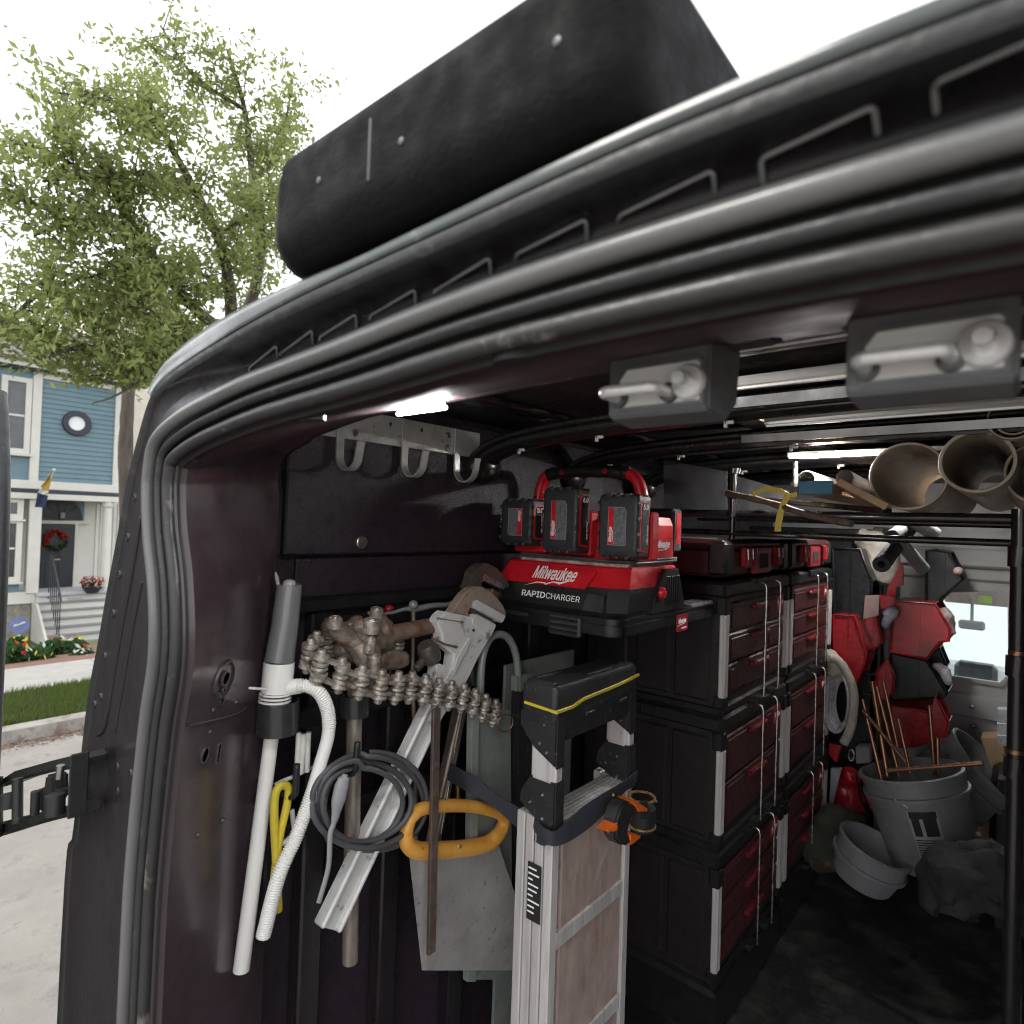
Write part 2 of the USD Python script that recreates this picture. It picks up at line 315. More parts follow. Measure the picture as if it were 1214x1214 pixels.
K['darkplate'] = mat('dark_plate', (.055, .054, .056), .42, metal=.2)
K['facezinc'] = mat('zinc_face_sheen', (.86, .855, .85), .38, var=.05)  # paleness imitates a bright reflection on the zinc face
K['brgrey'] = mat('cast_grey', (.125, .125, .13), .42, metal=.1, bump=.2, bscale=120)
K['slotm'] = mat('bare_slot_edge', (.20, .198, .195), .38, metal=.3)
K['railx'] = mat('aluminium_rail', (.70, .68, .66), .34, metal=.6, stretch=(.03, 1, 1), scale=60)
K['glass'] = glass('window_glass')
K['led'] = emit('led_strip', (1.0, .98, .95), 430.0); K['led2'] = emit('dim_led_strip', (1.0, .98, .95), 230.0)

# ================================================================ THE VAN (opening at y = 0.30, middle at x = -0.134)
MID = -.134
def mirror(pts): return pts + [(2 * MID - x, z) for x, z in reversed(pts[:-1])]
OPEN = mirror([(-.875, -1.25), (-.872, -.60), (-.866, -.44), (-.843, -.27), (-.822, -.18), (-.832, -.10), (-.856, -.035), (-.867, .02), (-.866, .05), (-.856, .080), (-.828, .099), (-.77, .115), (-.70, .126), (-.60, .137), (-.45, .146), (-.30, .156), (MID, .159)])
OUT = mirror([(-1.03, -1.9), (-1.03, -.62), (-.998, -.44), (-.964, -.26), (-.930, -.17), (-.902, -.094), (-.876, -.03), (-.856, .025), (-.838, .06), (-.821, .088), (-.795, .125), (-.765, .146), (-.706, .160), (-.60, .174), (-.477, .184), (-.30, .191), (MID, .196)])
INB = mirror([(-.945, -1.25), (-.945, -.60), (-.945, -.44), (-.945, -.27), (-.945, -.18), (-.945, -.10), (-.945, -.03), (-.943, .03), (-.935, .065), (-.91, .088), (-.88, .10), (-.82, .112), (-.74, .118), (-.64, .124), (-.48, .131), (-.30, .140), (MID, .143)])
NS = 190
def c3(c, n=NS): return spline([(x, 0, z) for x, z in c], n)
Copen, Cout, Cinb = c3(OPEN), c3(OUT), c3(INB)
_w = np.interp(abs(Cout[:, 0] - MID), [.47, .66], [0, 1]); YO = .272 + .030 * _w
for _k in range(NS // 2): Cout[_k, [0, 2]] *= (.270 + .030 * _w[_k]) / .270
Cout[NS - NS // 2:, 2] = Cout[:NS // 2, 2][::-1]; Cout[NS - NS // 2:, 0] = 2 * MID - Cout[:NS // 2, 0][::-1]
def outward(c):
    t = np.gradient(c, axis=0); t /= np.linalg.norm(t, axis=1, keepdims=True)
    return np.stack([-t[:, 2], 0 * t[:, 0], t[:, 0]], 1)
Nopen, Nout = outward(Copen), outward(Cout)
def off(c, n, d, y): q = c + n * d; q = q.copy(); q[:, 1] = y; return q
van = thing('cargo_van', 'dark cargo van seen through its open rear doorway, tools and boxes inside', 'van', (MID, .3, -2.1))
# outer skin: rear lip, crowned roof and sides
big = c3(mirror([(-1.09, -1.9), (-1.09, -.62), (-1.09, -.44), (-1.09, -.26), (-1.09, -.17), (-1.09, -.094), (-1.09, -.03), (-1.09, .025), (-1.09, .09), (-1.088, .15), (-1.08, .20), (-1.06, .235), (-1.02, .262), (-.92, .275), (-.65, .279), (-.30, .28), (MID, .283)]))
lip = (np.clip((Cout[:, 2] + .02) / .14, 0, 1) * np.interp(Cout[:, 0], [-.66, -.40, .13, .39], [1.15, .50, .50, 1.15]))[:, None]
def offl(d, y): q = Cout + Nout * d * lip; q[:, 1] = y; return q
skin = []
for d, y in ((0, 0), (.010, -.004), (.022, .003), (.029, .018), (.031, .038)): skin.append(offl(d, YO + y))
q = big.copy(); q[:, 1] = .56; skin.append(q); q = big.copy(); q[:, 1] = 3.4; skin.append(q)
ke = [int(np.argmin(abs(Cout[:NS // 2, 2] - .142))), NS - 1 - int(np.argmin(abs(Cout[NS // 2:, 2][::-1] - .142)))]
MB().loft([r_[ke[0]:ke[1] + 1] for r_ in skin], closed=False).build('roof_panel', K['roof'], van, True)
for sl_ in (slice(0, ke[0] + 1), slice(ke[1], NS)): MB().loft([r_[sl_] for r_ in (skin[0], skin[0] + [0, .04, 0], skin[-2], skin[-1])], closed=False).build('body_side', K['van'], van, True)
# rear face between the outer edge and the door seal: gutter along the top, pressed pillars at the sides
f1 = off(Cout, Nout, -.001, YO + .001); f2 = off(Cout, Nout, -.007, YO - .006); f3 = off(Cout, Nout, -.013, YO)
MB().loft([f1, f2, f3], closed=False).build('drip_rail', K['seal'], van, True)
mixy = lambda a, b, t, y: np.column_stack([(a * (1 - t) + b * t)[:, 0], np.full(len(a), y), (a * (1 - t) + b * t)[:, 2]])
g0 = off(Cout, Nout, -.013, YO); gi = off(Copen, Nopen, .010, .306)
gut = [g0] + [mixy(g0, gi, t_, YO + (.306 - YO) * s_) for t_, s_ in ((.12, .6), (.5, .82), (.55, .94))] + [gi]
rearf = MB().loft(gut, closed=False); rearf.build('rear_frame', K['van'], van, 40)
# seals
sl = slice(2, NS - 2)
MB().tube(off(Copen, Nopen, -.003, .297)[sl], .0078, 12).build('door_seal', K['seal1'], van, True)
MB().tube(off(Copen, Nopen, -.0185, .304)[sl], .0056, 10).build('door_seal', K['seal'], van, True)
MB().tube(off(Copen, Nopen, -.0345, .309)[sl], .0075, 10).build('door_seal', K['seal2'], van, True)
MB().loft([off(Copen, Nopen, .012, .304), off(Copen, Nopen, -.046, .318)], closed=False).build('seal_channel', K['blackmatt'], van)
# inner frame: pillars and header underside, red reflections put into their colour
yb = np.interp(Cinb[:, 2], [-.2, .03, .11, .125, .143], [.52, .52, .50, .458, .480]); Cb = Cinb.copy(); Cb[:, 1] = yb
a0 = off(Copen, Nopen, -.040, .314); a1 = off(Copen, Nopen, -.046, .326)
fr = [a0, a1, a1 * .5 + Cb * .5, Cb]
innerL = MB().loft(fr, closed=False)
kh = int(np.argmin(abs(Cinb[:NS // 2, 0] + .80)) if False else np.argmax(Cinb[:, 0] > -.86)); 
MB().loft([r_[kh:NS - kh] for r_ in fr], closed=False).build('header_panel', K['header'], van, 40)
for sl_ in (slice(0, kh + 1), slice(NS - kh - 1, NS)): MB().loft([r_[sl_] for r_ in fr], closed=False).build('inner_pillar', K['van_redsheen'], van, 40)
cb2 = Cb.copy(); cb2[:, 1] += .006; cbo = Cb.copy() + Nopen * .11; cbo[:, 1] = Cb[:, 1] + .012
MB().loft([Cb, cb2, cbo], closed=False).build('frame_return', K['van'], van)
# slots pressed in the gutter
for a, b in (((298, 448), (330, 421)), ((334, 431), (372, 404)), ((381, 414), (424, 386)), ((441, 390), (494, 358)), ((518, 360), (583, 322)), ((613, 320), (697, 279)), ((735, 277), (848, 224)), ((905, 212), (1040, 150)), ((1110, 126), (1290, 50))):
    p, q = P(*a, Y=.299), P(*b, Y=.299); d = q - p; L = np.linalg.norm(d); d /= L; u = np.cross(d, [0, 1., 0]); u *= np.sign(u[2]); h = .0072
    pts = [p - u * .006]
    for k in range(5): t = k / 4 * math.pi / 2; pts.append(p + u * (h - .003) + d * .003 + .003 * (-math.cos(t) * d + math.sin(t) * u))
    for k in range(5): t = k / 4 * math.pi / 2; pts.append(p + d * (L - .003) + u * (h - .003) + .003 * (math.sin(t) * d + math.cos(t) * u))
    pts.append(p + d * L - u * .006)
    pts = [h_ for h_ in (hit(*proj(p_ + u * .0035), rearf, .0010)[0] for p_ in pts) if h_ is not None]
    if len(pts) < 6: continue
    s = MB().tube(pts, .0013, 8, flat=.8).build('gutter_slot', K['slotm'], van, True)
# left pillar, rear face: pressed rib, dimples, panel edge
def onpil(px, py, lift=.0):
    p, n = hit(px, py, rearf, lift); return p if p is not None else P(px, py, Y=.292)
rib = spline([onpil(*q) for q in ((168, 612), (160, 665), (148, 730), (136, 800), (126, 860), (117, 872))], 30)
MB().tube(rib, .0030, 10, flat=.6).build('pressed_rib', K['van'], van, True)
rib2 = spline([onpil(*q) for q in ((169, 690), (158, 745), (147, 810), (137, 868))], 26)
MB().tube(rib2, .0024, 10, flat=.6).build('pressed_rib', K['van'], van, True)
for q in ((159, 590), (151, 637), (141, 681), (134, 727), (124, 778), (119, 826), (112, 835), (139, 909), (155, 917), (139, 937)):
    MB().lathe([(0, .0002), (.0030, .0002), (.0040, .0010), (.0052, .0010), (.0062, -.001)], onpil(*q, .0005), (0, -1, 0), 14).build('panel_plug', K['van'], van, 40)
# left pillar, inner face holes
def onin(px, py, d=.0): return hit(px, py, innerL, d)[0]
piln = hit(262, 840, innerL)[1]
pu = np.cross([0, 0, 1.], piln); pu /= np.linalg.norm(pu); pv = np.cross(piln, pu)
boss = MB().lathe([(0, 0), (.020, .0), (.023, .003), (.026, .003), (.029, -.004)], onin(265, 805, .001), piln, 24).build('pressed_boss', K['van_redsheen'], van, 40)
for px, py, rx, rz in ((264, 803, .0085, .0085), (262, 817, .0032, .0030), (262, 831, .0042, .0038), (242, 895, .0075, .0095), (258, 893, .0030, .0125)):
    o = onin(px, py, .0012 if py > 830 else .0045); poly = affinity.scale(Point(0, 0).buffer(1, 10), rx, rz) if rx > .004 or rz < .01 else Polygon([(-rx, -rz), (rx, -rz), (rx, rz), (-rx, rz)])
    MB().prism(poly.buffer(.0016).difference(poly), o - piln * .002, pu, pv, .0032).build('hole_rim', K['greymet'], van)
    MB().prism(poly, o - piln * .002, pu, pv, .0022).build('hole', K['holeshade'], van)  # flat black disc painted as the shade inside the hole
for px, py in ((253, 842), (249, 868), (280, 833), (264, 973), (235, 990)):
    MB().lathe([(0, .0022), (.003, .002), (.0042, .0006), (.0048, -.004)], onin(px, py, .0004), piln, 12).build('frame_screw', K['van_redsheen'], van, 40)
MB().tube(spline([onin(*q, .002) for q in ((222, 860), (240, 856), (262, 851), (282, 845), (290, 838))], 14), .0016, 8).build('panel_seam', K['van_redsheen'], van, True)
# header underside: access hole, oval plug, second plug
for (px, py), m, nm in (((610, 426), 'blackmatt', 'header_hole'), ((370, 496), 'greymet', 'header_plug')):
    c = hit(px, py, innerL, .0025)[0]; MB().prism(affinity.scale(Point(0, 0).buffer(1, 12), .018, .010), c + [0, 0, .0], (1, 0, 0), (0, 1, 0), .008).build(nm, K[m], van, 40)
# striker brackets for the two rear doors
for Xc in (-.219, -.049):
    y0, zt, zb, w = .420, .145, .0845, .0415
    pl = MB(); pl.prism([(-.060, .392), (-.056, .384), (.055, .384), (.078, .462), (.070, .468), (-.05, .468)], (Xc, 0, .1405), (1, 0, 0), (0, 1, 0), -.004, .0012)
    pl = pl.build('striker_plate', K['darkplate'], van)
    b = MB()
    prof = Polygon([(y0, zt - .004), (y0, zb + .003), (y0 + .004, zb), (y0 + .035, zb - .003), (y0 + .055, zb + .012), (y0 + .06, zt - .004)])
    b.prism(prof, (Xc - w, 0, 0), (0, 1, 0), (0, 0, 1), 2 * w, .002); b.build('striker_box', K['brgrey'], pl)
    win = Polygon([(-.033, -.013), (.0385, -.013), (.0385, .018), (.034, .022), (-.026, .022), (-.034, .012)])
    r = MB().prism(win.difference(win.buffer(-.003)), (Xc, y0 - .002, (zb + .0175)), (1, 0, 0), (0, 0, 1), -.003)
    r.build('striker_window', K['brgrey'], pl)
    MB().prism(win.buffer(-.003), (Xc, y0 - .0006, (zb + .0175)), (1, 0, 0), (0, 0, 1), -.0012).build('striker_face', K['facezinc'], pl)
    zl = zb + .0150
    lp = [(Xc - .030, y0 + .004, zl), (Xc - .030, y0 - .022, zl)] + [(Xc - .030 + .006 - .006 * math.cos(t), y0 - .022 - .006 * math.sin(t), zl) for t in np.linspace(0, math.pi / 2, 6)]
    lp += [(Xc + .006 + .006 * math.sin(t), y0 - .022 - .006 * math.cos(t), zl) for t in np.linspace(0, math.pi / 2, 6)] + [(Xc + .012, y0 - .022, zl), (Xc + .012, y0 + .004, zl)]
    MB().tube(lp, .0044, 12).build('striker_loop', K['zinc'], pl, True)
    for dx in (-.030, .012): MB().lathe([(.0044, .003), (.007, .002), (.0075, -.002)], (Xc + dx, y0 - .003, zl), (0, -1, 0), 16).build('loop_collar', K['greymet'], pl, 40)
    MB().lathe([(0, .018), (.0045, .018), (.0055, .016), (.0058, .003), (.0115, .003), (.0130, .001), (.0130, -.002)], (Xc + .027, y0 - .003, zl + .006), (0, -1, 0), 20).build('striker_pin', K['zinc'], pl, 40)
# ceiling: skin, cross ribs, wiring, bright strips, lamps
MB().box((-1.05, .47, .236), (.78, 4.2, .246), 0).build('ceiling_skin', K['black'], van)
def cross(y, z, pts, r, name, m, flat=.7):
    MB().tube(spline(pts, 40), r, 12, flat=flat).build(name, K[m], van, True)
for y in (1.06, 1.43, 1.86, 2.35):
    pts = [(-1.03, y, .115), (-.985, y, .145), (-.94, y, .168), (-.86, y, .186), (-.72, y, .199), (-.5, y, .208), (-.2, y, .214), (.3, y, .212), (.7, y, .17)]
    cross(y, 0, pts, .030, 'roof_bow', 'van', .8)
    cross(y, 0, [A_(p) + [.0, -.032, -.006] for p in pts[1:]], .0095, 'wire_loom', 'loom', 1.)
    cross(y, 0, [A_(p) + [.0, -.046, .006] for p in pts[1:]], .006, 'wire_loom', 'loom', 1.)
    MB().ball((-1.0, y, .13), .055, 2, (.7, 1, .8)).build('bow_foot', K['van'], van, True)
    for k, x in enumerate((-.86, -.66, -.40)):
        zz = np.interp(x, [-.94, -.86, -.72, -.5, -.2], [.168, .186, .199, .208, .214]) - .027
        MB().obox((x, y - .024, zz), np.eye(3), (.008, .003, .003), .001).obox((x - .006, y - .024, zz - .003), np.eye(3), (.003, .003, .006), .001).build('loom_clip', K['bulk'], van)
for x, ya_, yb_ in ((-.80, .52, 2.6), (-.45, .52, 2.6)): MB().box((x - .03, ya_, .222), (x + .03, yb_, .2355), .004).build('ceiling_stringer', K['van'], van)
for y, z, xa, xb in ((.715, .217, -.42, .6), (1.04, .208, -.55, .6), (1.40, .20, -.5, .6)):
    poly = Polygon([(-.035, .01), (-.030, -.006), (-.010, -.006), (-.006, -.011), (.006, -.011), (.010, -.006), (.030, -.006), (.035, .01)])
    MB().prism(poly, (xa, y, z), (0, 1, 0), (0, 0, 1), xb - xa).build('ceiling_rib', K['ribmet'], van, 30)
    for x in np.arange(xa + .12, xb, .16): MB().lathe([(0, .0005), (.005, .0005), (.005, -.003)], (x, y + .018, z - .0065), (0, 0, -1), 12).build('rib_hole', K['blackmatt'], van)
for y, z, xa, xb in ((.835, .198, -.42, .5), (1.15, .196, -.375, .5), (1.72, .20, -.5, .5)):
    s = MB().prism([(-.014, .008), (-.014, -.004), (-.005, -.004), (-.004, -.007), (.004, -.007), (.005, -.004), (.014, -.004), (.014, .008)], (xa, y, z), (0, 1, 0), (0, 0, 1), xb - xa)
    s.build('mounting_rail', K['railx'], van)
def lamp(c, hx, hy, s_):
    o = MB().box((c[0] - hx + .004, c[1] - hy + .001, c[2] - .001), (c[0] + hx - .004, c[1] + hy, c[2] + .010), .001).build('lamp_housing', K['bulk'], van)
    MB().box((c[0] - hx, c[1] - hy, c[2] - .005), (c[0] + hx, c[1] + hy, c[2] - .0012), .0015).build('lamp_lens', K['led'] if s_ > 1 else K['led2'], o)
lc = P(499, 487, Z=.118); lamp((lc[0], lc[1], .121), .040, .0026, 2); lamp((-.405, 1.62, .188), .045, .014, 1); lamp((-.33, 2.45, .188), .045, .014, 1)  # third lamp is added, out of sight, to brighten the forward end
# walls, floor
MB().box((-1.06, .52, -1.32), (-1.03, 3.3, .24), 0).build('side_liner', K['liner'], van)
MB().box((-1.028, .565, -.072), (-1.0, 1.60, .22), .003).build('wall_panel', K['liner'], van)
MB().box((-1.028, .60, -.30), (-1.018, 1.9, -.078), .003).build('wall_panel', K['liner'], van)
MB().box((-1.026, .58, -.175), (-.985, 1.9, -.150), .004).build('wall_ledge', K['black'], van)
for y in (.62, .80, 1.0, 1.25): MB().box((-1.027, y, -1.28), (-.99, y + .045, -.176), .004).build('wall_post', K['van'], van)
MB().lathe([(0, .006), (.004, .006), (.0048, .004), (.010, .004), (.013, .002), (.0135, -.002)], P(429, 643, X=-.998), (1, 0, 0), 24).build('wall_bolt', K['steelb'], van, 40)
MB().box((.72, .45, -1.32), (.76, 3.3, .24), 0).build('side_liner', K['liner'], van)
MB().box((-1.06, .30, -1.36), (.78, 3.3, -1.30), 0).build('cargo_floor', K['floor'], van)
# rear bumper and tail sill below the opening
MB().box((-1.0, .16, -1.62), (.73, .30, -1.36), .02).build('rear_bumper', K['black'], van)
# left rear door, swung open towards the kerb, on its long hinge
dr = MB()
dp = [(-1.345, .25), (-1.42, -.9), (-1.50, -.9), (-1.43, .26)]
hz = [-1.5, -.6, -.2, .0, .12, .2]
sh = [0, 0, .004, .020, .055, .10]
dr.loft([[(x + (-s * .8), y, z) for x, y in dp] for z, s in zip(hz, sh)])
door = dr.build('rear_door', K['van'], van, 30)
MB().tube(spline([(-1.34 - s * .8, .238, z) for z, s in zip(hz, sh)], 24), .012, 10).build('door_edge_seal', K['seal'], door, True)
hn = MB()
yH = .262
def H(px, py): return P(px, py, Y=yH)
hn.prism([tuple(H(*q)[[0, 2]]) for q in ((0, 924), (14, 915), (60, 902), (93, 894), (95, 901), (92, 911), (55, 917), (20, 926), (0, 934))], (0, yH, 0), (1, 0, 0), (0, 0, 1), -.034, .004)
hn.prism([tuple(H(*q)[[0, 2]]) for q in ((0, 975), (30, 968), (70, 958), (88, 955), (88, 967), (60, 974), (30, 982), (0, 992))], (0, yH, 0), (1, 0, 0), (0, 0, 1), -.034, .004)
hinge = hn.build('door_hinge', K['black'], van)
for a, b, r in (((32, 920), (32, 972), .0075), ((22, 938), (22, 955), .014), ((4, 920), (4, 990), .012), ((54, 935), (53, 962), .006)):
    MB().cyl(H(*a) - [0, .012, 0], H(*b) - [0, .012, 0], r, n=16).build('hinge_knuckle', K['black'], hinge, 40)
MB().prism([tuple(H(*q)[[0, 2]]) for q in ((40, 938), (56, 932), (58, 918), (66, 918), (66, 935), (74, 937), (74, 944), (66, 947), (58, 962), (50, 962), (50, 952), (40, 950))], (0, yH - .004, 0), (1, 0, 0), (0, 0, 1), -.02, .003).build('hinge_stop', K['black'], hinge)
MB().cyl(H(80, 938) + [0, -.014, 0], H(80, 962) + [0, -.014, 0], .012, n=16).build('hinge_knuckle', K['black'], hinge, 40)
MB().box(H(92, 964) + [0, -.012, -.004], H(96, 896) + [.0, .01, .004], .004).build('hinge_leaf', K['black'], hinge)
MB().cyl(H(91, 903) + [0, -.018, 0], H(90, 918) + [0, -.018, 0], .005, n=10).build('hinge_bolt', K['steelb'], hinge, 40)
# bulkhead between load space and cab, cab beyond
YB = 3.3
def B2(px, py): return tuple(P(px, py, Y=YB)[[0, 2]])
hole = Polygon([B2(*q) for q in ((1117, 712), (1127, 701), (1180, 700), (1196, 713), (1197, 800), (1186, 810), (1117, 800))])
wallp = Polygon([(-1.03, -1.3), (.72, -1.3), (.72, .236), (-1.03, .236)])
bulk = MB().prism(wallp.difference(hole), (0, YB, 0), (1, 0, 0), (0, 0, 1), -.03).build('bulkhead', K['bulk'], van)
MB().prism(hole.buffer(.012, join_style=2).difference(hole.buffer(-.004, join_style=2)), (0, YB - .002, 0), (1, 0, 0), (0, 0, 1), .014, .003).build('window_frame', K['bulk'], bulk)
MB().prism(hole, (0, YB + .018, 0), (1, 0, 0), (0, 0, 1), -.004).build('window_pane', K['glass'], bulk)
for za, zb, d in ((B2(1150, 650)[1], B2(1150, 672)[1], .035), (B2(1150, 675)[1], B2(1150, 688)[1], .02), (B2(1150, 822)[1], B2(1150, 850)[1], .02)):
    MB().box((-.75, YB - d, zb), (.1, YB + .001, za), .008).build('bulkhead_bead', K['bulk'], bulk)
for q in ((1152, 838), (1154, 861)): MB().lathe([(0, .004), (.008, .003), (.010, 0)], P(*q, Y=YB - .021), (0, -1, 0), 14).build('bulkhead_bolt', K['steelb'], bulk, 40)
cabw = MB().box((-1.09, 3.3, -1.7), (-1.05, 5.3, -.9), .01); cabw.box((.74, 3.3, -1.7), (.78, 5.3, -.9), .01); cabw.box((-1.09, 5.26, -1.7), (.78, 5.3, -1.0), .01)
cabw.box((-1.06, 3.3, .25), (.78, 4.3, .27), 0); cabw.box((-1.09, 4.2, -.9), (-1.04, 4.28, .26), .01); cabw.box((.72, 4.2, -.9), (.78, 4.28, .26), .01); cabw.build('cab_shell', K['bulk'], van)
MB().box((-1.0, 4.75, -1.25), (.7, 5.25, -1.02), .03).build('dashboard', K['bulk'], van)
MB().add([(-1.04, 5.2, -1.0), (.74, 5.2, -1.0), (.74, 4.3, .25), (-1.04, 4.3, .25)], [[0, 1, 2, 3]]).build('windscreen', K['glass'], van)
seat = MB().box((-.42, 3.75, -1.5), (.02, 3.87, -.82), .05).build('cab_seat', K['cable'], van)
MB().obox(P(1157, 799, Y=3.82), np.eye(3), (.085, .05, .055), .02).build('headrest', K['cable'], seat)
mr = P(1152, 741, Y=4.3); MB().obox(mr, np.eye(3), (.06, .015, .025), .01).tube([mr + [0, 0, .01], mr + [0, .02, .2]], .008, 8).build('mirror', K['plug'], van)
MB().box(P(1120, 703, Y=4.25) + [0, 0, -.05], P(1196, 705, Y=4.25) + [0, .012, .05], .008).build('sun_visor', K['board'], van)
MB().box(P(1160, 706, Y=4.22), P(1176, 716, Y=4.22) + [0, .01, 0], .002).build('visor_sticker', mat('sticker_green', (.35, .55, .08), .6), van)
wc2 = thing('white_van', 'white van parked ahead, seen through the bulkhead window', 'van', (0, 10, -2.1)); pw_ = mat('white_car_paint', (.72, .72, .71), .25, coat=.5, var=.03)
MB().loft([[(x, y, z) for x, z in rounded0] for y, rounded0 in ((9.0, [(-1.0, -1.7), (.9, -1.7), (.95, -.5), (.8, .1), (-.9, .1), (-1.05, -.5)]), (12.5, [(-1.0, -1.7), (.9, -1.7), (.95, -.5), (.8, .1), (-.9, .1), (-1.05, -.5)]))]).build('body', pw_, wc2)
MB().box((-.75, 8.975, -.55), (.65, 9.0, -.02), .01).build('rear_window', K['winglass'] if 'winglass' in K else K['black'], wc2)
MB().box((-1.02, 8.90, -1.72), (.92, 9.02, -1.45), .04).build('bumper', K['plug'], wc2)
for x in (-.98, .82): MB().box((x, 8.97, -1.2), (x + .1, 9.0, -.75), .01).build('tail_light', K['reddim'], wc2)
for x in (-.95, .65):
    for y in (9.7, 11.8): MB().lathe([(0, 0), (.33, 0), (.33, .2), (0, .2)], (x, y, -1.77), (1, 0, 0), 20).build('wheel', K['blackmatt'], wc2, 40)
# black roof carrier above the header
bg = thing('roof_carrier', 'soft black roof carrier lying on the roof edge above the open doorway', 'roof bag', (-.3, .33, .2))
def carrier():
    m = MB(); ring = []
    prof = lambda y: None
    xs = [(-.522, .9), (-.515, .97), (-.49, 1.0), (-.30, 1.0), (-.19, 1.0), (-.165, .97), (-.158, .9)]
    rings = []
    for x, k in xs:
        zb = np.interp(x, [-.53, -.477, -.3, -.134, .3], [.216, .208, .213, .216, .214]); zt = .315; yc, hy = .62, .36 * k; r = .03
        h = (zt - zb) / 2; zc = (zt + zb) / 2; pts = []
        for cx, cz, a0 in ((1, 1, 0), (-1, 1, 90), (-1, -1, 180), (1, -1, 270)):
            for t in np.linspace(0, 90, 6):
                a = math.radians(a0 + t); pts.append((x, yc + cx * (hy - r) + r * math.cos(a), zc + cz * (h * k - r) + r * math.sin(a)))
        rings.append(pts)
    return m.loft(rings)
carrier().build('cover', K['bagtape'], bg, 40)
MB().tube([(-.366, .2605, .315 - .03), (-.366, .2605, .24)], .0014, 8).build('cover_seam', K['darkplate'], bg, True)
for x, z in ((-.43, .262), (-.33, .255), (-.2, .26)): MB().lathe([(0, .002), (.0025, .0015), (.003, 0)], (x, .2605, z), (0, -1, 0), 10).build('cover_stud', K['darkplate'], bg, 40)

# ================================================================ TOOLS ON THE LEFT WALL
def W(px, py, X=-.90): return P(px, py, X=X)
def wpoly(pts, X): return [(p[1], p[2]) for p in (P(*q, X=X) for q in pts)]
def wprism(m, pts, X, depth, bevel=0, holes=()):
    """An outline on the wall plane x = X, thickened towards the room."""
    g = Polygon(wpoly(pts, X), [wpoly(h, X) for h in holes])
    return m.prism(g, (X, 0, 0), (0, 1, 0), (0, 0, 1), depth, bevel)
# hook rail
hr = thing('hook_rail', 'grey steel rail with three J hooks screwed to the dark wall panel', 'hook rail', (-.99, .85, .1))
pr, pe = W(378, 512, -.993), W(570, 541, -.993)
MB().box((-.999, .60, .147), (-.994, 1.045, .206), .001).build('rail', K['galv'], hr)
for k, (px, py) in enumerate(((403, 530), (480, 530), (542, 535))):
    top = W(px, py, -.990); y = top[1]; X0 = -.990; zb = .2; s = .0075
    path = [(X0, y, .204), (X0, y, .115)] + [(X0 + .030 - .030 * math.cos(t), y + .0, .115 - .030 * math.sin(t)) for t in np.linspace(.2, math.pi * .86, 14)]
    e = path[-1]; path += [(e[0] + .008, y, e[2] + .034)]
    pp = A_(path); rr = MB()
    # flat strip hook: sweep a rectangle 13 x 3 mm
    t = np.gradient(pp, axis=0); t /= np.linalg.norm(t, axis=1, keepdims=True); w = A_([0, 1., 0]); n = np.cross(t, w)
    rings = [[p + w * .008 + q * .0018, p - w * .008 + q * .0018, p - w * .008 - q * .0018, p + w * .008 - q * .0018] for p, q in zip(pp, n)]
    rr.loft(rings).build('hook', K['galv'], hr, 30)
for px, py in ((421, 513), (531, 516), (530, 531)):
    MB().lathe([(0, .003), (.0022, .003), (.003, .0042), (.0055, .004), (.0068, .0)], W(px, py, -.993), (1, 0, 0), 16).build('screw', K['steelb'], hr, 40)
for px, py in ((463, 503), (500, 510)): MB().prism(affinity.scale(Point(0, 0).buffer(1, 8), .0025, .005), W(px, py, -.9935), (0, 1, 0), (0, 0, 1), .0008).build('rail_hole', K['blackmatt'], hr)

# tool rack with cups and peg hooks
rk = thing('tool_rack', 'black wall rack with round holder cups and peg hooks behind the tools', 'tool rack', (-.98, .75, -.6))
MB().box((-.984, .56, -.372), (-.962, 1.12, -.340), .003).build('rack_rail', K['black'], rk)
MB().box((-.984, .56, -.562), (-.962, 1.12, -.530), .003).build('rack_rail', K['black'], rk)
def cup(c, r, h, ang=.0):
    a = np.linspace(.6 + ang, 2 * math.pi - .6 + ang, 26); m = MB(); rings = []
    for ro, z in ((r, 0), (r, h), (r + .003, h), (r + .003, 0)): rings.append([(c[0] + ro * math.cos(t), c[1] + ro * math.sin(t), c[2] + z) for t in a])
    m.loft([list(x) for x in zip(*rings)])
    m.box((-.965, c[1] - .012, c[2] + .006), (c[0] - r, c[1] + .012, c[2] + h - .004), .002)
    m.build('holder_cup', K['smokecup'], rk, 30)
K['smokecup'] = mat('cup_plastic', (.028, .028, .030), .3, coat=.4, wear=(.15, .15, .15), wscale=50, wlo=.66, whi=.74)
XP = -.895
c1 = W(329, 868, XP); cup((XP, c1[1], c1[2]), .0285, .050, math.pi)
c2 = W(420, 848, -.875); cup((-.875, c2[1], c2[2]), .0215, .036, math.pi)
c3_ = W(557, 810, -.90); cup((-.90, c3_[1], c3_[2]), .022, .042, math.pi)
def peg(px, py, px2, py2, X):
    a, b = W(px, py, X), W(px2, py2, X)
    MB().tube(spline([(-.965, b[1] - .005, b[2]), (X - .02, b[1] - .002, b[2] - .002), (X - .004, b[1], b[2] + .004), (X, b[1], b[2] + .012), a], 22), .0052, 10).build('peg_hook', K['black'], rk, True)
peg(352, 906, 350, 946, -.85); peg(424, 880, 421, 918, -.83); peg(436, 1000, 430, 1018, -.87)

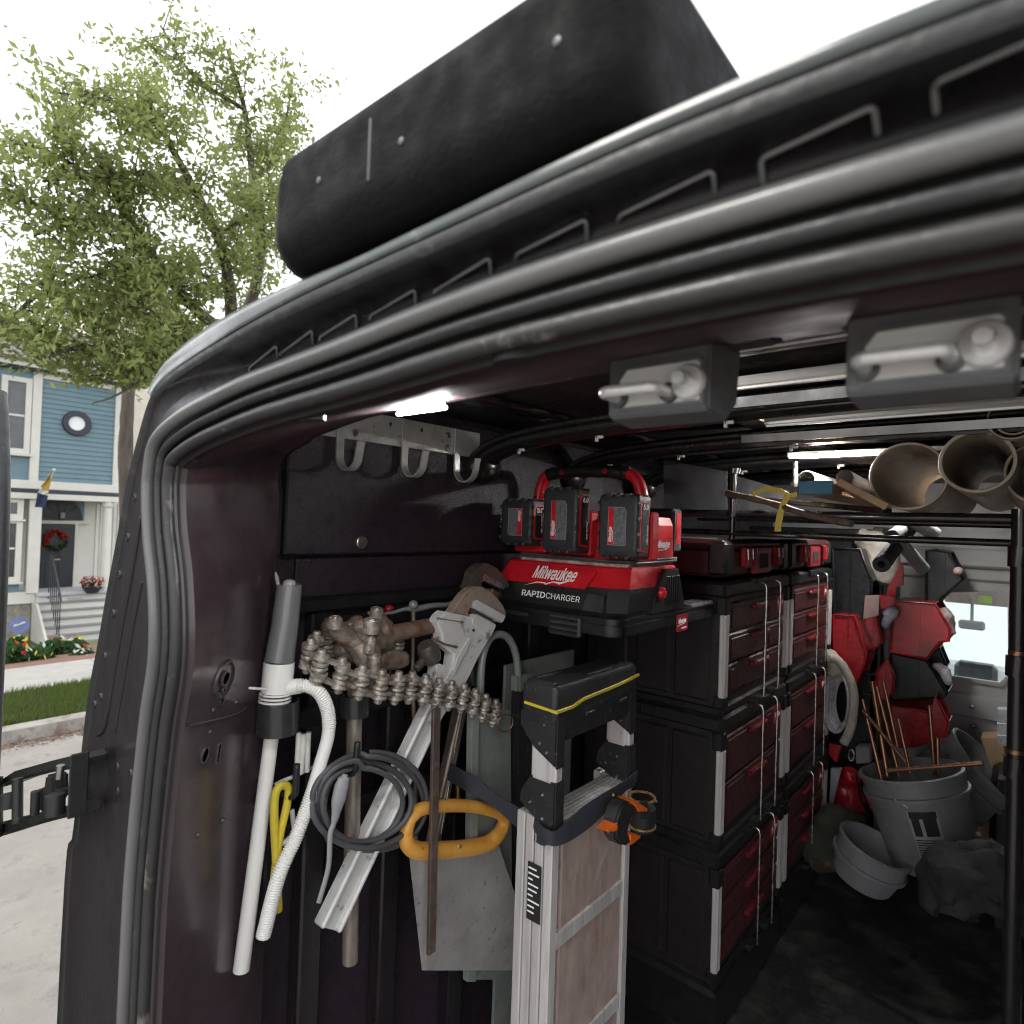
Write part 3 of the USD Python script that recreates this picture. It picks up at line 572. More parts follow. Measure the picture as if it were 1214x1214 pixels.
# hand pump: smoked handle, white collar, tube and corrugated hose
pm = thing('hand_pump', 'white hand suction pump with smoked grey handle and ribbed white hose', 'hand pump', W(310, 1012, XP))
def seg(pts, rs, name, m, X=XP, n=24, node=None): return MB().tube([W(*q, X) for q in pts], rs, n).build(name, K[m], node or pm, 40)
s0 = mpp(W(335, 740, XP))
hp = seg(((343, 693), (343, 694), (338, 740), (331, 784)), (13 * s0, 14.5 * s0, 15.5 * s0, 17 * s0), 'pump_handle', 'smoke')
MB().tube([W(343, 694, XP), W(343, 689, XP), W(343, 687, XP)], [.011, .009, .004], 16).build('handle_cap', K['plug'], hp, 40)
MB().tube([W(330, 695, XP - .02), W(328, 684, XP - .02), W(326.5, 678, XP - .02)], [.003, .003, .001], 8).build('clip', K['plug'], hp, 40)
seg(((331, 785), (328, 820)), (17.5 * s0, 17.8 * s0), 'collar', 'pvc')
for k in range(3): MB().lathe([(16 * s0, -.0015), (18.6 * s0, -.001), (18.6 * s0, .001), (16 * s0, .0015)], W(327 - k * .6, 822 + k * 4.2, XP), W(331, 785, XP) - W(328, 820, XP), 24).build('thread_ring', K['pvc'], pm, 40)
MB().bar(W(314, 817, XP + .01), W(298, 816, XP + .03), .010, .0035, b=.001).build('lever', K['pvc'], pm)
seg(((326, 830), (322, 872), (304, 1012), (286, 1150)), (12 * s0, 8.3 * s0, 8.6 * s0, 9 * s0), 'pump_tube', 'pvc')
MB().tube([W(342, 815, XP + .015), W(357, 813, XP + .03)], [.012, .0115], 20).build('outlet', K['pvc'], pm, 40)
hp_ = spline([W(*q, X) for q, X in (((352, 813), XP + .03), ((366, 814), XP + .04), ((380, 823), XP + .05), ((389, 845), XP + .05), ((389, 872), XP + .05), ((380, 905), XP + .05), ((368, 945), XP + .05), ((352, 990), XP + .05), ((330, 1040), XP + .05), ((312, 1110), XP + .04))], 1100)
ii = np.arange(1100); fr_h = ii / 1100; corr = np.clip(np.minimum(1, np.maximum((.42 - fr_h) * 40, (fr_h - .64) * 40)), 0, 1)
rad = .0102 + corr * .0009 * np.sin(np.r_[0, np.cumsum(np.linalg.norm(np.diff(hp_, axis=0), axis=1))] / .0036 * 2 * math.pi)
MB().tube(hp_, rad, 12).build('ribbed_hose', K['pvc'], pm, True)

# loop of yellow hose and bundle of short white rods
yl = MB().tube(spline([W(*q, -.865) for q in ((330, 1080), (327, 1010), (325, 970), (326, 945), (330, 934), (337, 931), (342, 936), (340, 955), (333, 985), (329, 1010), (322, 1070))], 80), .0062, 12)
yl.build('yellow_hose', K['yellow'], None, True, 'loop of yellow hose hanging over a black peg beside the white pump tube', 'hose')
for k, (a, b) in enumerate((((354, 868), (352, 908)), ((360, 870), (357, 917)), ((366, 868), (364, 915)))):
    q = MB().tube([W(*a, -.915 + .004 * k), W(*b, -.915 + .004 * k)], .0042, 12)
    q.build('short_rod', K['pvc'], None, 40, ('leftmost of three short white rods behind the ribbed hose', 'middle and longest of three short white rods behind the ribbed hose', 'rightmost of three short white rods behind the ribbed hose')[k], 'rod', 'short white rods')
MB().tube(spline([W(*q, -.935) for q in ((318, 935), (335, 926), (352, 919), (372, 908))], 20), .0035, 8).build('thin_hose', K['pvc'], None, True, 'thin white hose slanting behind the white pump tube', 'hose')
MB().tube(spline([W(*q, -.93) for q in ((346, 960), (349, 985), (352, 985), (338, 998), (330, 1002))], 20), .0042, 8).build('thin_hose', K['pvc'], None, True, 'short bent white hose low between yellow hose and ribbed hose', 'hose')

# chain wrench
XC = -.835
cw = thing('chain_wrench', 'rusty chain pipe wrench with thick roller chain wrapped round its cast jaws', 'chain wrench', W(418, 1012, -.875))
MB().tube([W(421, 800, -.875), W(417, 1012, -.875), W(415, 1140, -.875)], 9.2 * mpp(W(419, 900, -.875)), 20).build('handle', K['rustpipe'], cw, 40)
path = spline([W(*q, X) for q, X in (((470, 772), -.90), ((430, 768), -.925), ((398, 764), -.925), ((374, 768), -.90), ((366, 780), -.865), ((376, 790), -.845), ((402, 800), -.835), ((432, 810), -.825), ((462, 815), -.82), ((490, 815), -.83), ((520, 822), -.835), ((552, 829), -.84), ((592, 848), -.845))], 600)
cum = np.r_[0, np.cumsum(np.linalg.norm(np.diff(path, axis=0), axis=1))]; step = .0375
pins = A_([[np.interp(d, cum, path[:, k]) for k in range(3)] for d in np.arange(0, cum[-1], step)])
axz = A_([.16, .02, 1.]); axz /= np.linalg.norm(axz)
def stadium(a, b, zoff, r, th):
    d = b - a; L = np.linalg.norm(d); d /= L; r *= 1.46; zoff *= 1.5; th *= 1.5; w = np.cross(axz, d); w /= np.linalg.norm(w)
    g = LineString([(0, 0), (L, 0)]).buffer(r * .74, 6).union(Point(0, 0).buffer(r, 8)).union(Point(L, 0).buffer(r, 8))
    return g, a + axz * zoff, d, w, th
for k in range(len(pins)):
    m = MB(); p = pins[k]
    m.lathe([(a_ * 1.42, b_ * 1.50) for a_, b_ in [(0, .0195), (.0040, .0190), (.0048, .0175), (.0050, .0135), (.0092, .0130), (.0096, .0105), (.0088, .0095), (.0064, .0090), (.0064, .0020), (.0088, .0014), (.0094, -.0010), (.0086, -.0022), (.0062, -.0028), (.0062, -.0088), (.0090, -.0095), (.0096, -.012), (.0090, -.013), (.0050, -.0138), (.0048, -.0185), (.003, -.020), (0, -.020)]], p, axz, 16)
    pinN = m.build('chain_link', K['chain'], cw, 35)
    if k + 1 < len(pins):
        pl = MB()
        for z in ((.0088, -.0126) if k % 2 else (.0046, -.0082)):
            g, o, d, w, th = stadium(p, pins[k + 1], z, .0092, .0034); pl.prism(g, o, d, w, .0058, .0009)
        pl.build('link_plate', K['chain'], pinN)
hd = MB()
def blk(px, py, X, half, axis=(0, 1, .0), up=(0, 0, 1), b=.006):
    c = W(px, py, X); u, v, n = frame(axis, up); return hd.obox(c, [u, v, n], half, b)
def lump(pts, rs, m=None, n=14):
    # rounded cast arm: hulls of neighbouring spheres
    body = m3.Manifold(); prev = None
    for ((q, X), r) in zip(pts, rs):
        sp_ = m3.Manifold.sphere(r * 1.22, 22).translate(list(map(float, W(*q, X))))
        if prev is not None: body = body + m3.Manifold.batch_hull([prev, sp_])
        prev = sp_
    t = body.refine_to_length(.005).to_mesh(); (m or hd).add(np.asarray(t.vert_properties)[:, :3].astype(float), np.asarray(t.tri_verts))
lump((((392, 742), -.89), ((415, 757), -.885), ((438, 772), -.875)), (.013, .015, .016)); lump((((388, 748), -.90), ((392, 742), -.89), ((398, 744), -.89)), (.009, .013, .013))
lump((((430, 770), -.875), ((438, 792), -.86), ((442, 812), -.85)), (.018, .016, .011))
lump((((405, 768), -.91), ((440, 780), -.90), ((475, 782), -.89)), (.014, .018, .014))
hd.noise(.0035, 75, 3).build('jaw_body', K['cast'], cw, True)
hd = MB(); lump((((428, 742), -.872), ((438, 758), -.868), ((440, 775), -.865)), (.012, .0155, .013)); lump((((440, 752), -.868), ((452, 762), -.872), ((462, 758), -.88)), (.011, .010, .009))
hd.noise(.004, 70, 5).build('jaw_plate', K['cast'], cw, True)
hd = MB(); lump((((448, 732), -.90), ((455, 745), -.895), ((460, 762), -.89)), (.013, .015, .011)); lump((((412, 745), -.915), ((422, 740), -.915), ((432, 748), -.91)), (.010, .013, .012)); hd.noise(.004, 70, 9).build('jaw_plate', K['cast'], cw, True)
for q, X, r, h in (((397, 739), -.880, .0115, .012), ((440, 744), -.855, .0150, .016), ((446, 729), -.888, .0120, .014), ((438, 768), -.846, .0095, .019), ((442, 790), -.838, .0115, .020)):
    MB().lathe([(0, h), (r * .30, h), (r * .36, h - .0016), (r * .52, h - .0016), (r * .58, h - .0004), (r * .74, h - .0006), (r * .8, h - .0022), (r * .95, h - .0026), (r, h - .0045), (r, -.008)], W(*q, X), axz, 18).build('jaw_bolt', K['chain'], cw, 35)
MB().cyl(W(462, 752, -.885), W(511, 742, -.875), .0165, .0150, 22).build('jaw_roller', K['rust'], cw, 40)
MB().cyl(W(511, 742, -.875), W(519, 741, -.87), .0035, n=10).build('roller_pin', K['chain'], cw, 40)
rg = W(592, 853, -.84); MB().tube([rg + [0.006 * math.sin(t) + .012, .0165 * math.sin(t) + .006, .0175 * math.cos(t) - .006] for t in np.linspace(0, 2 * math.pi, 32, endpoint=False)], .0015, 8, closed=True).build('end_ring', K['copper'], cw, True)

# T-handled valve key behind it
tk = thing('valve_key', 'grey T-handled steel key with a ball knob, hanging behind the chain', 'key', W(490, 1000, -.93))
MB().tube(spline([W(*q, -.93) for q in ((436, 727), (462, 727), (480, 722), (492, 722), (512, 718), (530, 717), (545, 713))], 30), np.interp(np.linspace(0, 1, 30), [0, .3, .5, .6, .85, 1], [.003, .0035, .006, .006, .005, .009]), 12).build('key_bar', K['gsteel'], tk, True)
MB().ball(W(490, 717, -.925), .009).build('key_knob', K['gsteel'], tk, True)
MB().tube([W(490, 717, -.93), W(490, 738, -.93), W(489, 800, -.93), W(492, 900, -.93), W(494, 1060, -.93)], .0042, 10).build('key_shaft', K['rustpipe'], tk, 40)
MB().ball(W(461, 722, -.95), .009).build('valve_cap', K['reddim'], tk, True)

# pipe wrenches
def zx(cx, cy): return (460 + cx / 6.744, 660 + cy / 6.744)
def zy(cx, cy): return (440 + cx / 6.07, 820 + cy / 6.07)
XW = -.875
pw = thing('pipe_wrench', 'large pipe wrench with chipped white handle hung at a slant', 'pipe wrench', W(440, 1012, XW))
wprism(MB(), [zx(*q) for q in ((310, 510), (340, 460), (383, 425), (600, 472), (780, 545), (742, 622), (640, 800), (540, 1000), (500, 1060), (330, 1300), (255, 1290), (300, 1060), (430, 850), (440, 760), (350, 690), (345, 600))], XW, .030, .004, [[zx(*q) for q in ((330, 690), (440, 745), (425, 850), (330, 830), (262, 812))]] if False else ()).build('wrench_head', K['paintw'], pw, 30)
# I-section handle
pa, pb = W(525, 815, XW + .015), W(388, 1100, XW + .015); d = pb - pa; d /= np.linalg.norm(d); wv = np.cross(d, [1., 0, 0]); hh = np.linalg.norm(pb - pa) / 2
hm = MB(); hm.obox((pa + pb) / 2, [A_([1., 0, 0]), wv, d], [.004, .019, hh], .001)
for s in (-1, 1): hm.obox((pa + pb) / 2 + wv * s * .019, [A_([1., 0, 0]), wv, d], [.013, .0045, hh], .003)
hm.build('wrench_handle', K['paintw'], pw)
wprism(MB(), [zx(*q) for q in ((640, 640), (560, 760), (505, 900), (520, 950), (560, 860), (625, 745), (650, 665))], XW + .030, .005, .002).build('handle_rib', K['paintw'], pw)
jaw = [zx(*q) for q in ((445, 440), (490, 370), (540, 300), (590, 250), (640, 230), (700, 235), (765, 275), (825, 330), (868, 390), (886, 440), (880, 480), (850, 512), (810, 490), (615, 375), (600, 400), (585, 440), (592, 470), (520, 455))]
wprism(MB(), jaw, XW + .004, .022, .003).build('hook_jaw', K['tan'], pw, 30)
def teeth(a, b, h, X, n, dep):
    p, q = A_(a, float), A_(b, float); t = np.linspace(0, 1, 2 * n + 1)[:, None]; base = p * (1 - t) + q * t
    nrm = A_([-(q - p)[1], (q - p)[0]]); nrm /= np.linalg.norm(nrm); z = base + nrm * h * (np.arange(2 * n + 1) % 2)[:, None]
    return [tuple(r) for r in z]
tj = teeth(zx(618, 385), zx(848, 510), 1.6, XW, 14, 0) + [zx(870, 462), zx(640, 333), zx(612, 350)]
wprism(MB(), tj, XW + .003, .025, 0).build('upper_teeth', K['paintw'], pw)
tl = [zx(*q) for q in ((600, 490), (628, 455))] + teeth(zx(628, 455), zx(780, 535), -1.6, XW, 10, 0) + [zx(780, 548), zx(742, 620), zx(715, 620), zx(600, 520)]
wprism(MB(), tl, XW + .004, .028, 0).build('lower_teeth', K['paintw'], pw)
for pts_ in (((390, 485), (590, 520), (600, 530), (500, 512), (385, 497)), ((350, 640), (450, 690), (560, 715), (545, 735), (440, 705), (345, 655))):
    wprism(MB(), [zx(*q_) for q_ in pts_], XW + .0295, .0012, 0).build('cast_line', K['rust'], pw)
MB().lathe([(0, .001), (.0024, .001), (.003, -.001)], W(*zx(685, 588), XW + .0325), (1, 0, 0), 12).build('jaw_pin', K['blackmatt'], pw)
wprism(MB(), [zx(*q) for q in ((620, 405), (650, 400), (790, 480), (780, 530), (620, 450))], XW + .002, .014).build('jaw_shank', K['darkjaw'], pw)
wprism(MB(), [zx(*q) for q in ((330, 520), (345, 515), (590, 560), (690, 640), (560, 700), (480, 665), (350, 610))], XW + .029, .004, .002).build('wrench_housing', K['paintw'], pw)
na, nb = W(*zx(300, 700), XW + .012), W(*zx(355, 830), XW + .012)
MB().tube([na, na * .75 + nb * .25, na * .25 + nb * .75, nb], [.016, .0205, .0205, .017], 26).build('adjusting_nut', K['darkjaw'], pw, 30)
wprism(MB(), [zx(*q_) for q_ in ((312, 842), (345, 836), (432, 878), (425, 915), (335, 1010), (300, 1000))], XW + .002, .026, .003).build('wrench_frame', K['paintw'], pw)
sa, sb = W(*zx(310, 790), XW + .012), W(*zx(225, 900), XW + .012); dd = sb - sa; L = np.linalg.norm(dd); nn = 60
MB().tube([sa + dd * t for t in np.linspace(0, 1, nn)], .0075 + .0009 * np.sign(np.sin(np.arange(nn) * 1.05)), 14).build('threaded_shank', K['darkjaw'], pw)
MB().text('HEAVY DUTY', W(*zx(385, 470), XW + .031), -(W(*zx(385, 470), XW) - W(*zx(560, 505), XW)) / np.linalg.norm(W(*zx(385, 470), XW) - W(*zx(560, 505), XW)), np.cross([1., 0, 0], -(W(*zx(385, 470), XW) - W(*zx(560, 505), XW)) / np.linalg.norm(W(*zx(385, 470), XW) - W(*zx(560, 505), XW))), .004, .0005).build('raised_lettering', K['paintw'], pw) if False else None
pw2 = thing('pipe_wrench', 'dark steel pipe wrench whose hooked jaw shows above the white one', 'pipe wrench', W(525, 1012, -.93))
wprism(MB(), [zx(*q) for q in ((565, 245), (590, 190), (605, 120), (640, 75), (690, 48), (750, 50), (820, 90), (880, 160), (915, 215), (905, 240), (868, 250), (850, 252), (715, 190), (690, 205), (700, 235), (640, 330))], -.93, .024, .003).build('hook_jaw', K['darkjaw'], pw2, 30)
wprism(MB(), [zx(*q) for q in ((672, 150), (690, 128), (855, 215), (850, 254), (680, 180))], -.934, .030, .001).build('upper_teeth', K['steelb'], pw2)
MB().bar(W(585, 700, -.93), W(553, 800, -.93), .022, .03).build('wrench_shank', K['rust'], pw2)
MB().bar(W(553, 800, -.93), W(*zy(430, 1160), -.93), .016, .030, up=(1, 0, 0)).build('wrench_handle', K['rustpipe'], pw2)

# steel bars
def barthing(name, a, b, X, w, t, m, label, cat, round_=False):
    q = MB()
    if round_: q.cyl(W(*a, X), W(*b, X), w / 2, n=12)
    else: q.bar(W(*a, X), W(*b, X), w, t, up=(1, 0, 0), b=.0015)
    q.build(name, K[m], None, 40 if round_ else False, label, cat)
barthing('pry_bar', (517, 840), (511, 1130), -.808, .018, .008, 'darkrust', 'brown rusty flat pry bar hanging in front of the amber saw handle', 'pry bar')
barthing('steel_rod', zy(640, 130), zy(500, 760), -.90, .0085, .0, 'tan', 'slim tan steel rod slanting behind the brown pry bar', 'rod', True)
barthing('steel_rod', zy(600, 420), zy(505, 1020), -.915, .004, .0, 'wire', 'thin shiny steel rod slanting down behind the amber saw handle', 'rod', True)

# coiled grey cable with its plug
def coil():
    m = MB(); pts = []
    for k in range(5):
        cx, cy, rx, ry = 438 - 2 * k, 950 + 3 * (k % 3), 66 - 5 * k + 3 * (k % 2), 58 - 3.4 * k
        for t in np.linspace(0, 2 * math.pi, 40, endpoint=False):
            pts.append(W(cx + rx * math.sin(t) * 1.03, cy - ry * math.cos(t) - 2 * math.sin(2 * t + k), -.845 + .010 * math.sin(t * 1.5 + 1.7 * k) + .003 * k))
    return spline(pts, 420)
cb = thing('extension_cable', 'coil of dark grey cable with moulded connector hung on a black peg', 'cable', W(438, 1010, -.85))
MB().tube(coil(), .0047, 10).build('cable', K['cable'], cb, True)
cp = spline([W(*q, -.806) for q in ((409, 918), (407, 925), (404, 935), (400, 955), (396, 975), (392, 986), (391, 1000), (389, 1030), (378, 1070))], 40)
pr_ = np.interp(np.linspace(0, 1, 40), [0, .06, .07, .16, .2, .34, .44, .47, .5, 1], [.005, .005, .0095, .010, .0115, .0115, .0065, .0065, .0042, .0042])
MB().tube(cp, pr_, 12, flat=.75).build('connector', K['plug'], cb, True)
MB().tube(spline([W(*q, -.84) for q in ((391, 1000), (386, 985), (384, 960), (388, 935), (400, 915), (420, 905))], 30), .0045, 10).build('cable_end', K['cable'], cb, True)

# amber saw handle
sh_ = thing('hand_saw', 'saw with thick amber closed handle hanging low on the wall', 'hand saw', W(540, 1010, -.885))
hl = spline([W(*q, -.835) for q in ((486, 970), (500, 959), (530, 955), (560, 956), (583, 961), (594, 966), (597, 976), (590, 990), (578, 1000), (555, 1005), (520, 1008), (495, 1008), (483, 1000), (482, 985), (486, 970))], 90)[:-1]
MB().tube(hl, .0125 + .0035 * np.clip((np.arange(len(hl)) - 35) / 12, 0, 1) * np.clip((82 - np.arange(len(hl))) / 10, 0, 1), 16, closed=True, flat=.95).build('saw_handle', K['amber'], sh_, True)
wprism(MB(), ((484, 1005), (590, 1000), (600, 1030), (640, 1150), (500, 1150)), -.838, .0016).build('saw_blade', K['galv'], sh_)
for q in ((500, 1008), (545, 1004)): MB().lathe([(0, .002), (.004, .0015), (.005, -.001)], W(*q, -.822), (1, 0, 0), 12).build('handle_screw', K['gold'], sh_, 40)

# grey steel hand truck
ht = thing('hand_truck', 'grey painted steel hand truck with tubular loop handle beside the ladder', 'hand truck', W(580, 1010, -.87))
XH = -.87
wprism(MB(), ((556, 828), (603, 842), (606, 1160), (550, 1160)), XH, .006, .001).build('back_plate', K['gsteel'], ht)
wprism(MB(), ((553, 828), (562, 830), (558, 1160), (548, 1160)), XH + .006, .016, .002).build('side_flange', K['gsteel'], ht)
up = [W(*q, XH + .006) for q in ((569, 838), (570, 800), (573, 774), (581, 757), (592, 752), (603, 757), (611, 774), (614, 800), (614, 840))]
MB().tube(spline(up, 50), .0082, 14).build('loop_handle', K['gsteel'], ht, True)
wprism(MB(), ((605, 800), (622, 797), (622, 822), (605, 826)), XH - .005, .018, .002).build('handle_socket', K['gsteel'], ht)
wprism(MB(), ((605, 818), (622, 814), (624, 1160), (606, 1160)), XH - .004, .020, .003).build('rail', K['ladblk'], ht)
vb = thing('brass_valve', 'small brass tap with chain half hidden behind the navy strap', 'valve', W(545, 925, -.92))
MB().tube(spline([W(*q, -.92) for q in ((543, 950), (543, 925), (545, 918))], 8), .005, 10).build('valve_body', K['gold'], vb, True)
MB().tube([W(538, 920, -.915), W(552, 923, -.915)], .0045, 10).build('valve_handle', K['gold'], vb, True)

# ================================================================ CHARGER ON ITS TRAY
def ring8(x0, x1, y0, y1, z, c, zl=None):
    """Chamfered rectangle; z may differ left (zl) to right."""
    q = [(x0 + c, y0), (x1 - c, y0), (x1, y0 + c), (x1, y1 - c), (x1 - c, y1), (x0 + c, y1), (x0, y1 - c), (x0, y0 + c)]
    return [(x, y, z) for x, y in q]
def rounded(x0, x1, y0, y1, r, n=5):
    pts = []
    for cx, cy, a0 in ((x1 - r, y1 - r, 0), (x0 + r, y1 - r, 90), (x0 + r, y0 + r, 180), (x1 - r, y0 + r, 270)):
        for t in np.linspace(0, 90, n): a = math.radians(a0 + t); pts.append((cx + r * math.cos(a), cy + r * math.sin(a)))
    return pts
def logo(m, o, u, v, w):
    """Slanted brand lettering over a lightning stroke, w wide."""
    h = w * .25
    m.text('Milwaukee', o, u, v, h, .0006, True, .32, w)
    u, v, o = A_(u, float), A_(v, float), A_(o, float)
    bolt = [(-.10, -.30), (.18, -.17), (.36, -.19), (.40, -.25), (.56, -.14), (.68, -.17), (.72, -.22), (1.06, .02), (.72, -.12), (.70, -.10), (.54, -.10), (.42, -.19), (.38, -.14), (.17, -.13)]
    m.prism([(a * w * .95, (b * .55 - .03 + .06 * a) * w * .9) for a, b in bolt], o, u, v, .0006); return m
EXv, EZv = (1., 0, 0), (0, 0, 1.)
tr = thing('charger_tray', 'black plastic mounting tray carrying the red battery charger', 'tray', (-.795, 1.31, -.224))
TR = rounded(-.975, -.616, 1.058, 1.555, .035); g = Polygon(TR)
MB().prism(g, (0, 0, -.222), (1, 0, 0), (0, 1, 0), .026, .004).build('tray_base', K['black'], tr, 30)
MB().prism(g.buffer(-.002).difference(g.buffer(-.016)), (0, 0, -.196), (1, 0, 0), (0, 1, 0), .009, .002).build('tray_rim', K['black'], tr, 30)
MB().box((-.78, 1.046, -.232), (-.70, 1.062, -.188), .004).build('tray_latch', K['smokecup'], tr)
for z in (-.222, -.210, -.198): MB().box((-.775, 1.040, z - .002), (-.705, 1.05, z + .002), .001).build('latch_rib', K['black'], tr)
MB().box((-.95, 1.05, -.206), (-.84, 1.06, -.196), .002).build('grip_pad', K['blackmatt'], tr)
MB().box((-.665, 1.40, -.194), (-.618, 1.53, -.181), .003).build('tray_corner', K['smoke'], tr)
pb_ = P(808, 738, X=-.6155); bm = MB(); bm.prism(Polygon(rounded(-.029, .029, -.019, .019, .004, 4)), pb_ + [0, 0, 0], (0, 1, 0), EZv, .002); bdg = bm.build('badge', K['reddim'], tr)
logo(MB(), pb_ + [.0022, -.022, -.000], (0, 1, 0), EZv, .040).text('PACKOUT', pb_ + [.0022, -.004, -.014], (0, 1, 0), EZv, .004, .0006, True, .2, .026).build('badge_lettering', K['white'], bdg)

ch = thing('battery_charger', 'red and black six bay battery charger with carry handle standing on the tray', 'charger', (-.79, 1.22, -.19))
x0, x1, y0, y1 = -.982, -.622, 1.068, 1.372
MB().loft([ring8(x0 + .012, x1 - .002, y0 + .004, y1, -.188, .03), ring8(x0 + .006, x1 + .002, y0, y1, -.176, .03), ring8(x0, x1 + .003, y0 + .004, y1, -.138, .032), ring8(x0, x1 + .002, y0 + .006, y1, -.128, .032)]).build('base', K['black'], ch)
MB().loft([ring8(x0 + .0, x1, y0 + .008, y1 - .004, -.134, .030), ring8(x0 + .018, x1 - .010, y0 + .032, y1 - .01, -.089, .030), ring8(x0 + .022, x1 - .014, y0 + .038, y1 - .012, -.086, .030)]).build('base_cover', K['red'], ch)
# raised front panel that carries the name
du = A_([0, .022, .039]); du /= np.linalg.norm(du); o = A_([-.895, y0 + .0035, -.1345])
MB().prism([(-.035, .000), (.190, .000), (.205, .041), (-.030, .041)], o, EXv, du, .0045, .001).build('front_panel', K['red'], ch)
logo(MB(), o + A_([.045, -.0050, 0]) + du * .016, EXv, du, .115).build('lettering', K['white'], ch)
MB().loft([ring8(x0 + .05, x1 - .02, y0 + .045, y1 - .02, -.0885, .02), ring8(x0 + .05, x1 - .02, y0 + .045, y1 - .02, -.080, .02)]).build('ledge', K['dust'], ch)
rt = MB(); rt.text('RAPID', (-.873, y0 - .0002, -.162), EXv, EZv, .0125, .0007, True, .12, .066); rt.build('lettering', K['white'], ch)
MB().text('CHARGER', (-.805, y0 - .0002, -.162), EXv, EZv, .0125, .0007, False, .12, .088).build('lettering', K['white'], ch)
for k, x in enumerate((-.93, -.705)): MB().prism([(-.012, 0), (.004, 0), (-.004, .036), (-.012, .036)] if k == 0 else [(0, 0), (.05, 0), (.052, .036), (.012, .036)], (x, y0 - .001, -.176), EXv, EZv, .006, .001).build('base_facet', K['smokecup'], ch)
# black end cover with the red knob
MB().prism([(1.19, -.186), (1.36, -.186), (1.345, -.150), (1.318, -.092), (1.250, -.092), (1.205, -.150)], (x1 - .004, 0, 0), (0, 1, 0), EZv, .010, .002).build('end_cover', K['black'], ch)
for y in np.arange(1.262, 1.32, .011): MB().box((x1 + .004, y - .003, -.170), (x1 + .0085, y + .003, -.108), .001).build('end_rib', K['black'], ch)
MB().lathe([(0, .013), (.010, .012), (.0125, .008), (.013, -.004)], (x1 + .002, 1.235, -.143), (1, 0, 0), 20).build('knob', K['red'], ch, 40)
# upper body with three vents
MB().loft([ring8(x0 + .055, x1 - .02, 1.165, 1.355, -.082, .012), ring8(x0 + .055, x1 - .02, 1.170, 1.350, .004, .014), ring8(x0 + .060, x1 - .026, 1.185, 1.345, .022, .014)]).build('upper_body', K['red'], ch)
for x in np.arange(-.708, -.676, .009): MB().box((x, 1.162, -.055), (x + .004, 1.170, -.012), .001).build('vent_slot', K['blackmatt'], ch)
logo(MB(), (x1 - .0195, 1.258, -.046), (0, 1, 0), EZv, .062).build('lettering', K['white'], ch)
for xc in (-.912, -.788, -.640): MB().box((xc - .047, 1.140, -.070), (xc + .047, 1.172, .03), .004).build('battery_rail', K['red'], ch)
cl = MB()
for z in (-.079, -.0735): cl.tube(spline([(x0 + .04, 1.15, z), (-.80, 1.135, z - .001), (-.66, 1.135, z - .002), (x1 - .012, 1.17, z + .001), (x1 - .008, 1.25, z + .002), (x1 - .012, 1.34, z + .003)], 40), .0032, 8)
cl.build('power_cord', K['cable'], ch, True)
hpts = spline([(-.952, 1.22, -.02), (-.950, 1.22, .045), (-.945, 1.22, .085), (-.932, 1.22, .112), (-.905, 1.22, .123), (-.81, 1.22, .126), (-.715, 1.22, .121), (-.682, 1.22, .110), (-.666, 1.22, .085), (-.658, 1.22, .045), (-.655, 1.22, -.02)], 90)
hpts_old = spline([(-.902, 1.25, .0), (-.900, 1.25, .060), (-.893, 1.25, .098), (-.875, 1.25, .113), (-.84, 1.25, .118), (-.76, 1.25, .121), (-.68, 1.25, .119), (-.648, 1.25, .113), (-.634, 1.25, .096), (-.628, 1.25, .06), (-.626, 1.25, .0)], 90)
MB().tube(hpts[:33], .0165, 14, flat=.8).build('handle_arm', K['red'], ch, True); MB().tube(hpts[57:], .0165, 14, flat=.8).build('handle_arm', K['red'], ch, True)
gi_ = np.arange(27); MB().tube(hpts[31:58], .0145 + .0006 * np.sign(np.sin(gi_ * 1.6)), 14).build('grip', K['black'], ch, True)
for x in (-.872, -.75): MB().lathe([(.0030, .001), (.0055, .001), (.006, -.002)], (x, 1.2052, .124), (0, -1, 0), 14).build('grip_screw', K['red'], ch)
for x, z in ((-.948, .065), (-.662, .065)): MB().lathe([(0, .0006), (.0032, .0006), (.0034, -.002)], (x, 1.2028, z), (0, -1, 0), 12).build('arm_screw', K['blackmatt'], ch)

